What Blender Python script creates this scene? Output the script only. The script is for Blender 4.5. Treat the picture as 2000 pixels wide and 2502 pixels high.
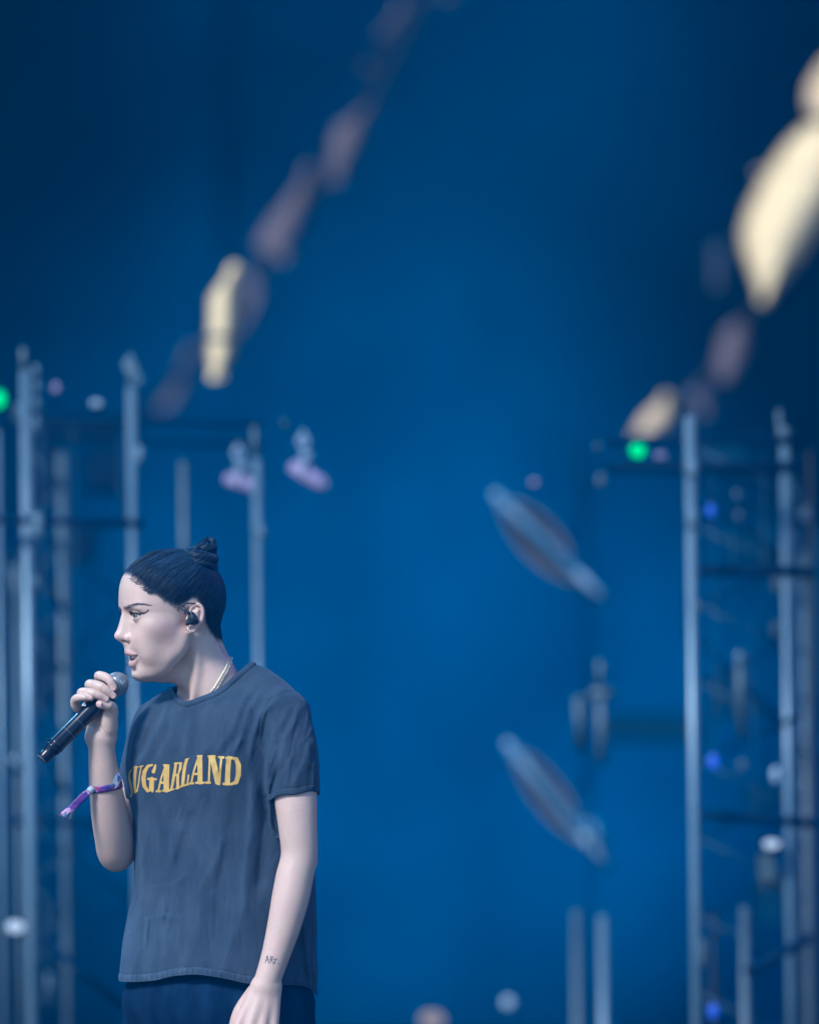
import bpy, math, random, time
import numpy as np
from mathutils import Vector, Matrix
random.seed(7); np.random.seed(7)
T0 = time.time()
scene = bpy.context.scene
COL = scene.collection
for o in list(bpy.data.objects): bpy.data.objects.remove(o)

# ------------------------------------------------------------------ camera
S = 0.0007                       # metres per photo pixel at the singer's distance
DIST = 17.5
FLOOR_PY = 3740.0                # photo row of the stage floor under the singer
PITCH, ROLL = math.radians(2.0), math.radians(0.55)
F = Vector((0, math.cos(PITCH), math.sin(PITCH)))
R0 = Vector((1, 0, 0)); U0 = R0.cross(F)
R = (R0 * math.cos(ROLL) + U0 * math.sin(ROLL)).normalized()
U = R.cross(F).normalized()
CENTER = Vector((0, 0, (FLOOR_PY - 1251) * S))
CAM = CENTER - F * DIST
cam_data = bpy.data.cameras.new('camera'); cam = bpy.data.objects.new('camera', cam_data)
COL.objects.link(cam); scene.camera = cam
cam_data.sensor_fit = 'HORIZONTAL'; cam_data.sensor_width = 24.0
cam_data.lens = 24.0 * DIST / (2000 * S)
cam_data.clip_start = 0.5; cam_data.clip_end = 6000
mw = Matrix((R, U, -F)).transposed().to_4x4(); mw.translation = CAM
cam.matrix_world = mw
cam_data.dof.use_dof = True
cam_data.dof.focus_distance = DIST - 0.05
cam_data.dof.aperture_fstop = 2.35

# ------------------------------------------------------------------ sky, sun, exposure
SUN_EL, SUN_AZ = math.radians(40), math.radians(222)      # azimuth: compass direction the light comes from (0 = +Y)
world = bpy.data.worlds.new('World'); scene.world = world; world.use_nodes = True
wt = world.node_tree; bg = wt.nodes['Background']
sky = wt.nodes.new('ShaderNodeTexSky'); sky.sky_type = 'NISHITA'; sky.sun_disc = False
sky.sun_elevation = SUN_EL; sky.sun_rotation = SUN_AZ
sky.ozone_density = 4.0; sky.air_density = 1.2; sky.dust_density = 0.3
wt.links.new(sky.outputs[0], bg.inputs[0]); bg.inputs[1].default_value = 0.12
sd = bpy.data.lights.new('sun', 'SUN'); sun = bpy.data.objects.new('sun', sd); COL.objects.link(sun)
sd.energy = 3.7; sd.angle = math.radians(14); sd.color = (1.0, 0.90, 0.775)
to_sun = Vector((math.sin(SUN_AZ) * math.cos(SUN_EL), math.cos(SUN_AZ) * math.cos(SUN_EL), math.sin(SUN_EL)))
sun.rotation_euler = to_sun.to_track_quat('Z', 'Y').to_euler()
scene.view_settings.view_transform = 'Standard'; scene.view_settings.look = 'None'
scene.view_settings.gamma = 1.0; scene.view_settings.use_curve_mapping = False
scene.view_settings.exposure = 0.25
scene.view_settings.use_white_balance = True; scene.view_settings.white_balance_temperature = 5150
scene.render.engine = 'CYCLES'
cy = scene.cycles
cy.use_denoising = True
cy.max_bounces = 6; cy.diffuse_bounces = 3; cy.glossy_bounces = 3; cy.transmission_bounces = 4
cy.volume_bounces = 0; cy.transparent_max_bounces = 8

# ------------------------------------------------------------------ helpers
def W(x, d, y):
    """singer space (photo px across, px of depth away from the lens, photo row) -> world"""
    return CENTER + R * ((x - 1000) * S) + U * ((1251 - y) * S) + F * (d * S)
def WA(p):
    p = np.asarray(p, float)
    C = np.array(CENTER); Rv, Uv, Fv = np.array(R), np.array(U), np.array(F)
    return C + (p[:, :1] - 1000) * S * Rv + (1251 - p[:, 2:3]) * S * Uv + p[:, 1:2] * S * Fv
def at(px, py, Y):
    """world point seen at photo pixel px,py on the plane world-Y = Y"""
    ray = F + R * ((px - 1000) * S / DIST) + U * ((1251 - py) * S / DIST)
    return CAM + ray * ((Y - CAM.y) / ray.y)

def mesh_obj(name, verts, faces, mat, parent=None, smooth=True):
    me = bpy.data.meshes.new(name)
    verts = np.asarray(verts, np.float32); 
    faces = np.asarray(faces) if not isinstance(faces, list) else faces
    if isinstance(faces, np.ndarray) and len(faces):
        n, k = faces.shape
        me.vertices.add(len(verts)); me.vertices.foreach_set('co', verts.ravel())
        me.loops.add(n * k); me.loops.foreach_set('vertex_index', faces.astype(np.int32).ravel())
        me.polygons.add(n); me.polygons.foreach_set('loop_start', np.arange(0, n * k, k, dtype=np.int32))
        me.polygons.foreach_set('loop_total', np.full(n, k, np.int32))
        me.update(calc_edges=True)
    else:
        me.from_pydata([tuple(v) for v in verts], [], faces); me.update()
    me.polygons.foreach_set('use_smooth', [smooth] * len(me.polygons))
    me.materials.append(mat)
    o = bpy.data.objects.new(name, me); COL.objects.link(o)
    if parent: o.parent = parent; o.matrix_parent_inverse = parent.matrix_world.inverted()
    return o
def tag(o, label=None, cat=None, group=None, kind=None):
    if label: o['label'] = label
    if cat: o['category'] = cat
    if group: o['group'] = group
    if kind: o['kind'] = kind
    return o
def empty(name, loc):
    o = bpy.data.objects.new(name, None); COL.objects.link(o); o.location = loc
    o.empty_display_size = 0.1
    bpy.context.view_layer.update()
    return o
def set_color_attr(o, name, cols):
    at_ = o.data.attributes.new(name, 'FLOAT_COLOR', 'POINT')
    c = np.ones((len(cols), 4), np.float32); c[:, :3] = cols
    at_.data.foreach_set('color', c.ravel())

def tube(path, radii, n=12, cap=True):
    """path (k,3), radii scalar/array -> verts, faces"""
    path = np.asarray(path, float); k = len(path)
    radii = np.broadcast_to(np.asarray(radii, float), (k,))
    t = np.gradient(path, axis=0); t /= np.linalg.norm(t, axis=1)[:, None] + 1e-12
    ref = np.array([0, 0, 1.0]) if abs(t[0][2]) < .9 else np.array([1.0, 0, 0])
    a = np.cross(t[0], ref); a /= np.linalg.norm(a)
    V = []
    for i in range(k):
        a = a - t[i] * np.dot(a, t[i]); a /= np.linalg.norm(a)
        b = np.cross(t[i], a)
        ang = np.linspace(0, 2 * np.pi, n, endpoint=False)
        V.append(path[i] + radii[i] * (np.cos(ang)[:, None] * a + np.sin(ang)[:, None] * b))
    V = np.concatenate(V); Fc = []
    for i in range(k - 1):
        for j in range(n):
            Fc.append([i * n + j, i * n + (j + 1) % n, (i + 1) * n + (j + 1) % n, (i + 1) * n + j])
    if cap:
        Fc.append(list(range(n))[::-1]); Fc.append([(k - 1) * n + j for j in range(n)])
    return V, Fc
def box(c, hx, hy, hz, M=None):
    v = np.array([[x, y, z] for x in (-hx, hx) for y in (-hy, hy) for z in (-hz, hz)], float)
    if M is not None: v = v @ np.array(M).T
    v += np.array(c)
    f = [[0, 1, 3, 2], [4, 6, 7, 5], [0, 4, 5, 1], [2, 3, 7, 6], [0, 2, 6, 4], [1, 5, 7, 3]]
    return v, f
class MB:
    def __init__(s): s.v = []; s.f = []; s.n = 0
    def add(s, vf):
        v, f = vf; s.v.append(np.asarray(v)); s.f += [[i + s.n for i in q] for q in f]; s.n += len(v); return s
    def build(s, name, mat, parent=None, smooth=True):
        return mesh_obj(name, np.concatenate(s.v), s.f, mat, parent, smooth)
def lathe(c, axis, prof, n=32):
    """prof: list of (distance along axis, radius)"""
    c = np.array(c, float); ax = np.array(axis, float); ax /= np.linalg.norm(ax)
    ref = np.array([0, 0, 1.0]) if abs(ax[2]) < .9 else np.array([1.0, 0, 0])
    a = np.cross(ax, ref); a /= np.linalg.norm(a); b = np.cross(ax, a)
    ang = np.linspace(0, 2 * np.pi, n, endpoint=False)
    V = np.concatenate([c + ax * h + r * (np.cos(ang)[:, None] * a + np.sin(ang)[:, None] * b) for h, r in prof])
    Fc = [[i * n + j, i * n + (j + 1) % n, (i + 1) * n + (j + 1) % n, (i + 1) * n + j] for i in range(len(prof) - 1) for j in range(n)]
    Fc.append(list(range(n))[::-1]); Fc.append([(len(prof) - 1) * n + j for j in range(n)])
    return V, Fc

def uvs(c, r, nu=40, nv=28):
    u = np.linspace(0, 2 * np.pi, nu, endpoint=False); v = np.linspace(0, np.pi, nv)
    V = np.array([[math.sin(b_) * math.cos(a_), math.sin(b_) * math.sin(a_), math.cos(b_)] for b_ in v for a_ in u]) * np.array(r) + np.array(c)
    Fq = [[i * nu + j, (i + 1) * nu + j, (i + 1) * nu + (j + 1) % nu, i * nu + (j + 1) % nu] for i in range(nv - 1) for j in range(nu)]
    return V, Fq
def ring(c, n_, R_, r_, nu=24, nv=8):
    c = np.array(c); n_ = np.array(n_, float); n_ /= np.linalg.norm(n_); a = np.cross(n_, (0, 0, 1.)); a /= np.linalg.norm(a); b_ = np.cross(n_, a); V = []
    for i in range(nu):
        u_ = 2 * np.pi * i / nu; e = a * math.cos(u_) + b_ * math.sin(u_)
        for j in range(nv): w_ = 2 * np.pi * j / nv; V.append(c + e * (R_ + r_ * math.cos(w_)) + n_ * r_ * math.sin(w_))
    return np.array(V), [[i * nv + j, ((i + 1) % nu) * nv + j, ((i + 1) % nu) * nv + (j + 1) % nv, i * nv + (j + 1) % nv] for i in range(nu) for j in range(nv)]
# ------------------------------------------------------------------ materials
def mat(name, color=(.5, .5, .5), rough=.5, metal=0., spec=.5, **kw):
    m = bpy.data.materials.new(name); m.use_nodes = True
    b = m.node_tree.nodes['Principled BSDF']
    b.inputs['Base Color'].default_value = (*color, 1); b.inputs['Roughness'].default_value = rough
    b.inputs['Metallic'].default_value = metal; b.inputs['Specular IOR Level'].default_value = spec
    for k, v in kw.items(): b.inputs[k.replace('_', ' ')].default_value = v
    return m
def nodes(m): return m.node_tree.nodes, m.node_tree.links, m.node_tree.nodes['Principled BSDF']
def noise_color(m, c1, c2, scale, detail=4, coord='Object', contrast=(.35, .65), stretch=(1, 1, 1), bump=0., bscale=None, bdist=.001):
    N, L, b = nodes(m)
    tc = N.new('ShaderNodeTexCoord'); mp = N.new('ShaderNodeMapping'); mp.inputs['Scale'].default_value = stretch
    L.new(tc.outputs[coord], mp.inputs[0])
    nz = N.new('ShaderNodeTexNoise'); nz.inputs['Scale'].default_value = scale; nz.inputs['Detail'].default_value = detail
    L.new(mp.outputs[0], nz.inputs['Vector'])
    cr = N.new('ShaderNodeValToRGB'); cr.color_ramp.elements[0].position, cr.color_ramp.elements[1].position = contrast
    cr.color_ramp.elements[0].color = (*c1, 1); cr.color_ramp.elements[1].color = (*c2, 1)
    L.new(nz.outputs[0], cr.inputs[0]); L.new(cr.outputs[0], b.inputs['Base Color'])
    if bump:
        nb = N.new('ShaderNodeTexNoise'); nb.inputs['Scale'].default_value = bscale or scale * 3; nb.inputs['Detail'].default_value = 3
        L.new(mp.outputs[0], nb.inputs['Vector'])
        bp = N.new('ShaderNodeBump'); bp.inputs['Strength'].default_value = bump; bp.inputs['Distance'].default_value = bdist
        L.new(nb.outputs[0], bp.inputs['Height']); L.new(bp.outputs[0], b.inputs['Normal'])
    return m

# ------------------------------------------------------------------ implicit-surface toolkit (numpy)
def smin(a, b, k):
    h = np.maximum(k - np.abs(a - b), 0) / k
    return np.minimum(a, b) - h * h * k * .25
def smax(a, b, k): return -smin(-a, -b, k)
class Field:
    def __init__(s): s.ops = []
    def add(s, fn, lo, hi, k=1., mode='u'):
        s.ops.append((fn, np.array(lo, float) , np.array(hi, float), float(k), mode)); return s
    def capsule(s, a, b, ra, rb=None, k=4., mode='u'):
        a = np.array(a, float); b = np.array(b, float); rb = ra if rb is None else rb
        ab = b - a; L2 = max(ab @ ab, 1e-9); r = max(ra, rb)
        def fn(p):
            q = p - a; t = np.clip((q @ ab) / L2, 0, 1)
            return np.linalg.norm(q - t[:, None] * ab, axis=1) - (ra + (rb - ra) * t)
        return s.add(fn, np.minimum(a, b) - r, np.maximum(a, b) + r, k, mode)
    def chain(s, pts, rads, k=4., kfirst=None, mode='u', sub=3):
        """one smooth tapering limb through pts (catmull-rom), a single primitive"""
        P = np.array(pts, float); r = np.array(rads, float); n = len(P)
        Pe = np.vstack([2 * P[0] - P[1], P, 2 * P[-1] - P[-2]]); re = np.r_[2 * r[0] - r[1], r, 2 * r[-1] - r[-2]]
        Q, q = [], []
        for i in range(n - 1):
            for j in range(sub):
                t = j / sub
                w = np.array([-t + 2 * t * t - t ** 3, 2 - 5 * t * t + 3 * t ** 3, t + 4 * t * t - 3 * t ** 3, -t * t + t ** 3]) / 2
                Q.append(w @ Pe[i:i + 4]); q.append(w @ re[i:i + 4])
        Q.append(P[-1]); q.append(r[-1]); Q = np.array(Q); q = np.array(q); m = len(Q)
        def fn(p):
            lo, hi = p.min(0), p.max(0); d = np.full(len(p), 1e3); pad = 14 + k
            for i in range(m - 1):
                a, b2 = Q[i], Q[i + 1]; rr = max(q[i], q[i + 1])
                if np.any(np.minimum(a, b2) - rr - pad > hi) or np.any(np.maximum(a, b2) + rr + pad < lo): continue
                ab = b2 - a; v = p - a; t = np.clip((v @ ab) / max(ab @ ab, 1e-9), 0, 1)
                d = np.minimum(d, np.linalg.norm(v - t[:, None] * ab, axis=1) - (q[i] + (q[i + 1] - q[i]) * t))
            return d
        return s.add(fn, Q.min(0) - q.max(), Q.max(0) + q.max(), k, mode)
    def ell(s, c, r, k=4., M=None, mode='u'):
        c = np.array(c, float); r = np.array(r, float); M_ = None if M is None else np.array(M, float)
        rm = r.max()
        def fn(p):
            q = p - c
            if M_ is not None: q = q @ M_.T
            k0 = np.linalg.norm(q / r, axis=1); k1 = np.linalg.norm(q / (r * r), axis=1)
            return k0 * (k0 - 1) / np.maximum(k1, 1e-6)
        return s.add(fn, c - rm, c + rm, k, mode)
    def eval(s, p, lo=None, hi=None):
        if lo is None: lo, hi = p.min(0), p.max(0)
        d = np.full(len(p), 60.0)
        for fn, a, b, k, mode in s.ops:
            m = k + 6
            if mode in 'usd' and (np.any(a - m > hi) or np.any(b + m < lo)): continue
            v = fn(p)
            if mode == 'u': d = smin(d, v, k)
            elif mode == 's': d = smax(d, -v, k)
            elif mode == 'i': d = smax(d, v, k)
            elif mode == 'd': d = d + v              # displacement
        return d
def polygonise(field, lo, hi, h):
    """surface nets over a sparsely evaluated grid; returns verts (px), quads"""
    lo = np.array(lo, float); hi = np.array(hi, float)
    B = 8
    nb = np.ceil((hi - lo) / (h * B)).astype(int); n = nb * B + 1
    vol = np.full(tuple(n), 9.0, np.float32)
    SC = 6                                   # blocks per super cell
    for bx in range(0, nb[0], SC):
        for by in range(0, nb[1], SC):
            for bz in range(0, nb[2], SC):
                ex, ey, ez = min(bx + SC, nb[0]), min(by + SC, nb[1]), min(bz + SC, nb[2])
                gi = np.stack(np.meshgrid(np.arange(bx, ex), np.arange(by, ey), np.arange(bz, ez), indexing='ij'), -1).reshape(-1, 3)
                cc = lo + (gi + .5) * B * h
                dc = field.eval(cc, cc.min(0) - B * h, cc.max(0) + B * h)
                R_ = B * h * .87 * 1.25 + 2
                near = np.abs(dc) < R_
                for g, v in zip(gi[~near], dc[~near]):
                    if v < 0: vol[g[0] * B:g[0] * B + B + 1, g[1] * B:g[1] * B + B + 1, g[2] * B:g[2] * B + B + 1] = -9.0
                g = gi[near]
                if not len(g): continue
                loc = np.stack(np.meshgrid(*[np.arange(B)] * 3, indexing='ij'), -1).reshape(-1, 3)
                idx = (g[:, None, :] * B + loc[None]).reshape(-1, 3)
                P = lo + idx * h
                step = 300000
                dv = np.concatenate([field.eval(P[i:i + step], P[i:i + step].min(0), P[i:i + step].max(0)) for i in range(0, len(P), step)])
                vol[idx[:, 0], idx[:, 1], idx[:, 2]] = dv
    ins = vol < 0
    c = ins[:-1, :-1, :-1].astype(np.uint8)
    cnt = sum(ins[i:n[0] - 1 + i, j:n[1] - 1 + j, k:n[2] - 1 + k].astype(np.uint8) for i in (0, 1) for j in (0, 1) for k in (0, 1))
    act = np.argwhere((cnt > 0) & (cnt < 8)); del cnt
    dims = n - 1
    key = (act[:, 0] * dims[1] + act[:, 1]) * dims[2] + act[:, 2]
    corners = [(i, j, k) for i in (0, 1) for j in (0, 1) for k in (0, 1)]
    Vc = np.stack([vol[act[:, 0] + i, act[:, 1] + j, act[:, 2] + k] for i, j, k in corners], 1).astype(float)
    acc = np.zeros((len(act), 3)); num = np.zeros(len(act))
    for a in range(8):
        for ax in range(3):
            if corners[a][ax]: continue
            bq = list(corners[a]); bq[ax] = 1; b = corners.index(tuple(bq))
            va, vb = Vc[:, a], Vc[:, b]; m = (va < 0) != (vb < 0)
            t = np.where(m, va / np.where(m, va - vb, 1), 0)
            pos = np.tile(np.array(corners[a], float), (len(act), 1)); pos[:, ax] = t
            acc[m] += pos[m]; num += m
    verts = lo + (act + acc / num[:, None]) * h
    quads = []
    for ax in range(3):
        s0 = [slice(0, None)] * 3; s1 = [slice(0, None)] * 3; s0[ax] = slice(0, -1); s1[ax] = slice(1, None)
        A, Bv = ins[tuple(s0)], ins[tuple(s1)]
        e = np.argwhere(A != Bv); sgn = A[e[:, 0], e[:, 1], e[:, 2]]
        u, v = (ax + 1) % 3, (ax + 2) % 3
        ok = (e[:, u] > 0) & (e[:, v] > 0) & (e[:, u] < dims[u]) & (e[:, v] < dims[v]); e = e[ok]; sgn = sgn[ok]
        def K(du, dv):
            q = e.copy(); q[:, u] -= du; q[:, v] -= dv
            return np.searchsorted(key, (q[:, 0] * dims[1] + q[:, 1]) * dims[2] + q[:, 2])
        Q = np.stack([K(1, 1), K(0, 1), K(0, 0), K(1, 0)], 1)
        Q[~sgn] = Q[~sgn][:, ::-1]
        quads.append(Q)
    quads = np.concatenate(quads)
    # singer space is left-handed once mapped with rows pointing down: (x, depth, row) -> (x, y, -z)
    return verts, quads[:, ::-1]
def relax(v, q, it=2):
    cnt = np.bincount(q.ravel(), minlength=len(v)).astype(float)[:, None]
    for _ in range(it):
        for lam in (.5, -.52):
            qc = v[q].mean(1); a = np.stack([np.bincount(q.ravel(), np.repeat(qc[:, i], 4), len(v)) for i in range(3)], 1) / cnt
            v = v + lam * (a - v)
    return v
def keep_main(verts, quads, minv=400):
    """drop tiny floating islands (union-find by label propagation)"""
    lab = np.arange(len(verts))
    for _ in range(200):
        m = lab[quads].min(1); new = lab.copy(); np.minimum.at(new, quads.ravel(), np.repeat(m, 4)); new = new[new]
        if (new == lab).all(): break
        lab = new
    u, inv, c = np.unique(lab, return_inverse=True, return_counts=True)
    ok = c[inv] >= minv; remap = np.cumsum(ok) - 1
    q = quads[ok[quads].all(1)]
    return verts[ok], remap[q]
def polyline_dist(p2, line):
    """distance of 2D points to polyline, and signed side of nearest segment (positive = right hand/below when going +x)"""
    best = np.full(len(p2), 1e9); side = np.zeros(len(p2)); tt = np.zeros(len(p2)); n = len(line) - 1
    for i in range(n):
        a = np.array(line[i], float); b = np.array(line[i + 1], float); ab = b - a
        q = p2 - a; t = np.clip((q @ ab) / (ab @ ab), 0, 1); r = q - t[:, None] * ab
        d = np.linalg.norm(r, axis=1); m = d < best
        best[m] = d[m]; side[m] = np.sign(ab[0] * q[m][:, 1] - ab[1] * q[m][:, 0]); tt[m] = (i + t[m]) / n
    return best, side, tt
def poly_sd(p2, poly):
    """signed distance to closed polygon, negative inside"""
    x, y = p2[:, 0], p2[:, 1]; ins = np.zeros(len(p2), bool); best = np.full(len(p2), 1e9); n = len(poly)
    for i in range(n):
        a = np.array(poly[i], float); b = np.array(poly[(i + 1) % n], float); ab = b - a
        q = p2 - a; t = np.clip((q @ ab) / max(ab @ ab, 1e-9), 0, 1); best = np.minimum(best, np.linalg.norm(q - t[:, None] * ab, axis=1))
        cnd = (a[1] > y) != (b[1] > y)
        xi = a[0] + (y - a[1]) / (ab[1] if ab[1] else 1e-9) * ab[0]
        ins ^= cnd & (x < xi)
    return np.where(ins, -best, best)
HB, HS = 2.0, 2.2
SHIRT_DARK, SHIRT_LIGHT = (.027, .048, .083), (.057, .088, .142)
CYC1, CYC2 = (.0005, .010, .020), (.0010, .026, .046)  # two backdrop blues, mixed by noise to stand in for uneven smoke
ALU1, ALU2 = (.09, .17, .26), (.16, .26, .36)
HAZE_C, HAZE_D = (.02, .34, 1.0), .0035  # blue of the stage light is put into the haze colour
BL = (.01, .60, 1.)
def wsh(x, y, z, ax, ay, *r): return (x, y, z, *at(ax, ay, 25.4), *r)
ADDED_LAMPS = [wsh(3.4, 18.2, .3, 960, 1650, 12500, 29, 1., BL, 'added unseen blue wash light on the floor before the middle of the backdrop'),  # spots added out of view for the blue wash and coloured rims
          wsh(.8, 19.5, 8.6, 1120, -20, 3900, 26, 1., BL, 'added unseen blue wash light hanging high before the backdrop'),
          (-3.6, 3.2, 4.6, -.4, 0, 1.4, 300, 30, .5, (.35, .75, 1.), 'added unseen cyan rim light high on the left above the left tower'),
          (3.4, 3.0, 4.6, -.2, 0, 1.4, 75, 30, .5, (.62, .22, 1.), 'added unseen violet rim light high on the right above the right tower')]
# ================================================================== THE SINGER
YAW = math.radians(18); cY, sY = math.cos(YAW), math.sin(YAW)
OX, YH = 418.0, -30.0
def Lp(f, s, y):          # head-local (forward, towards lens side, photo row) -> singer space
    return (OX - f * cY + s * sY, YH - f * sY - s * cY, y)
def H(imx, y, s):         # photo column/row plus side offset -> singer space
    f = (OX + s * sY - imx) / cY
    return Lp(f, s, y)
def to_local(p):
    dx = p[:, 0] - OX; dy = p[:, 1] - YH
    return -dx * cY - dy * sY, dx * sY - dy * cY, p[:, 2]
def catmull(xs, ys, q):
    """monotone-ish cubic (pchip)"""
    xs = np.array(xs, float); ys = np.array(ys, float)
    h = np.diff(xs); dl = np.diff(ys) / h; m = np.zeros(len(xs))
    for i in range(1, len(xs) - 1):
        if dl[i - 1] * dl[i] > 0:
            w1, w2 = 2 * h[i] + h[i - 1], h[i] + 2 * h[i - 1]; m[i] = (w1 + w2) / (w1 / dl[i - 1] + w2 / dl[i])
    m[0], m[-1] = dl[0], dl[-1]
    q = np.clip(q, xs[0], xs[-1]); i = np.clip(np.searchsorted(xs, q) - 1, 0, len(xs) - 2); t = (q - xs[i]) / h[i]
    return ys[i] * (1 + 2 * t) * (1 - t) ** 2 + h[i] * m[i] * t * (1 - t) ** 2 + ys[i + 1] * t * t * (3 - 2 * t) + h[i] * m[i + 1] * t * t * (t - 1)

# face loft: row, front f, centre f, back f, half width, front exponent
FACE = np.array([
    (1358, 40, 10, -40, 40, 2.0), (1374, 76, 24, -40, 62, 2.1), (1392, 104, 30, -40, 84, 2.2), (1415, 119, 30, -40, 94, 2.3), (1440, 124.5, 30, -40, 97, 2.35),
    (1468, 126, 30, -40, 98, 2.35), (1484, 125, 30, -40, 97, 2.35), (1498, 117, 30, -40, 96, 2.35), (1515, 110, 30, -40, 96, 2.3),
    (1540, 109, 28, -35, 94, 2.15), (1560, 110, 28, -30, 91, 2.05), (1580, 112, 28, -24, 87, 1.78), (1595, 109, 28, -20, 84, 1.64),
    (1610, 103, 30, -10, 79, 1.64), (1625, 98, 34, 0, 70, 1.74), (1640, 92, 38, 8, 60, 1.95), (1652, 85, 42, 16, 48, 2.0), (1664, 66, 44, 24, 26, 2.0)])
def face_fn(p):
    f, s, y = to_local(p)
    ff, fc, fb, w, n = [catmull(FACE[:, 0], FACE[:, i], y) for i in range(1, 6)]
    q = f - fc; a = np.where(q > 0, ff - fc, fc - fb); n = np.where(q > 0, n, 2.2)
    rho = (np.abs(q / a) ** n + np.abs(s / w) ** n) ** (1 / n)
    R_ = np.sqrt(q * q + s * s)
    d = R_ - R_ / np.maximum(rho, 1e-4); d = np.where(R_ < 3, -np.minimum(a, w), d) * .93
    return np.maximum(d, np.maximum(FACE[0, 0] - y, y - FACE[-1, 0]))
body = Field()
lo_f, hi_f = np.array([270, YH - 150, 1370]), np.array([480, YH + 110, 1672])
# skull, neck
SK_C = Lp(-3, 0, 1449)
Mh = np.array([[-cY, -sY, 0], [sY, -cY, 0], [0, 0, 1.]])        # singer -> local axes
body.ell(SK_C, (124, 98, 103), 8, Mh)
body.ell(Lp(-42, 0, 1478), (80, 84, 82), 25, Mh)
body.add(face_fn, lo_f, hi_f, 14)
body.chain([(462, YH + 22, 1555), (492, YH + 28, 1625), (528, -5, 1700), (545, 8, 1790)], [70, 70, 72, 70], 22)
body.capsule(H(395, 1640, 0), (470, YH + 10, 1645), 22, 38, 22)               # floor of the jaw
for sg in (1, -1):
    body.chain([Lp(-12, 76 * sg, 1552), Lp(2, 68 * sg, 1588), Lp(38, 44 * sg, 1626), Lp(70, 16 * sg, 1640)], [16, 18, 18, 16], 22)   # jaw line
    body.ell(Lp(62, 66 * sg, 1532), (26, 20, 20), 30, Mh)          # cheekbone
    body.ell(Lp(72, 44 * sg, 1562), (26, 26, 24), 26, Mh)                           # cheek
    body.capsule(Lp(103, 24 * sg, 1482), Lp(92, 58 * sg, 1479), 11, 10, 18)         # brow ridge
# chin
for sg in (1, -1): body.ell(Lp(66, 52 * sg, 1592), (22, 20, 26), 26, Mh)
body.ell((464, 10, 1730), (50, 46, 42), 16); body.capsule((464, 8, 1650), (468, 8, 1706), 30, 32, 14)
body.capsule(Lp(77, -11, 1645), Lp(77, 11, 1645), 17, 17, 12)
body.ell(Lp(101, 0, 1636), (8, 22, 4), 12, Mh, 's')                                    # mentolabial fold
body.chain([(478, YH - 44, 1560), (482, YH - 42, 1640), (470, -60, 1715)], [4, 4, 4], 24)   # neck muscle
# sockets
for sg in (1, -1):
    body.ell(Lp(113, 46 * sg, 1504), (13, 24, 12), 14, Mh, 's')
    body.ell(Lp(123, 21 * sg, 1503), (11, 8, 12), 12, Mh, 's')
# nose
body.chain([H(311, 1492, 0), H(305.5, 1508, 0), H(302.5, 1522, 0), H(298, 1540, 0), H(292.5, 1553, 0)], [9, 8.5, 9, 10, 11.5], 9, 16)
body.capsule(H(318, 1515, 0), H(311, 1550, 0), 13, 18, 12)
body.capsule(H(297, 1560, 0), H(308, 1571, 0), 6.5, 7, 6)
for sg in (1, -1):
    body.ell(Lp(111, 17 * sg, 1558.5), (11.5, 8, 9.5), 5, Mh)
    body.ell(Lp(122, 8.5 * sg, 1556), (9, 6.5, 8), 5, Mh)
    body.ell(Lp(117, 9.5 * sg, 1565.5), (8.5, 4, 4.5), 2.5, Mh, 's')
    body.capsule(Lp(98, 24 * sg, 1572), Lp(88, 37 * sg, 1588), 3, 2, 9, 's')         # nasolabial
body.capsule(Lp(110, 0, 1575), Lp(109, 0, 1586), 8, 8, 10); body.capsule(Lp(121.5, 0, 1577), Lp(120, 0, 1585), 2.2, 2.2, 4, 's')                   # philtrum
# lips
def lipf(tab, n=9):
    out = []
    for i in range(-n, n + 1):
        t = i / n; a = abs(t)
        out.append([np.interp(a, tab[0], r) for r in tab[1:]] + [1 if i >= 0 else -1])
    return out
U_T = ([0, .12, .3, .65, 1], [109, 110, 108.5, 101, 91], [0, 4.5, 11, 25, 37], [1595, 1593.5, 1594.5, 1597, 1600], [6.0, 6.4, 6.2, 4.8, 2.2])
L_T = ([0, .2, .5, .8, 1], [97, 96.5, 94.5, 91, 90], [0, 8, 19, 32, 37], [1622.5, 1622, 1617.5, 1607, 1601], [8.6, 8.4, 7.0, 4.4, 2.2])
for T, kk in ((U_T, 4.5), (L_T, 5)):
    pts = lipf(T)
    body.chain([Lp(q[0], q[1] * q[4], q[2]) for q in pts], [q[3] for q in pts], kk)
def mouth_fn(p):
    f, s, y = to_local(p); t = np.abs(s) / 37.0
    top = 1602 - 2.5 * t * t; bot = 1602.2 + 11.5 * np.clip(1 - t * t, -1, 1)
    return np.maximum(np.maximum(top - y, y - bot) * .9, np.maximum(np.abs(s) - 38, 58 - f))
body.add(mouth_fn, Lp(150, 60, 1590) if 0 else (250, YH - 120, 1590), (420, YH + 60, 1630), 1.5, 's')
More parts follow.
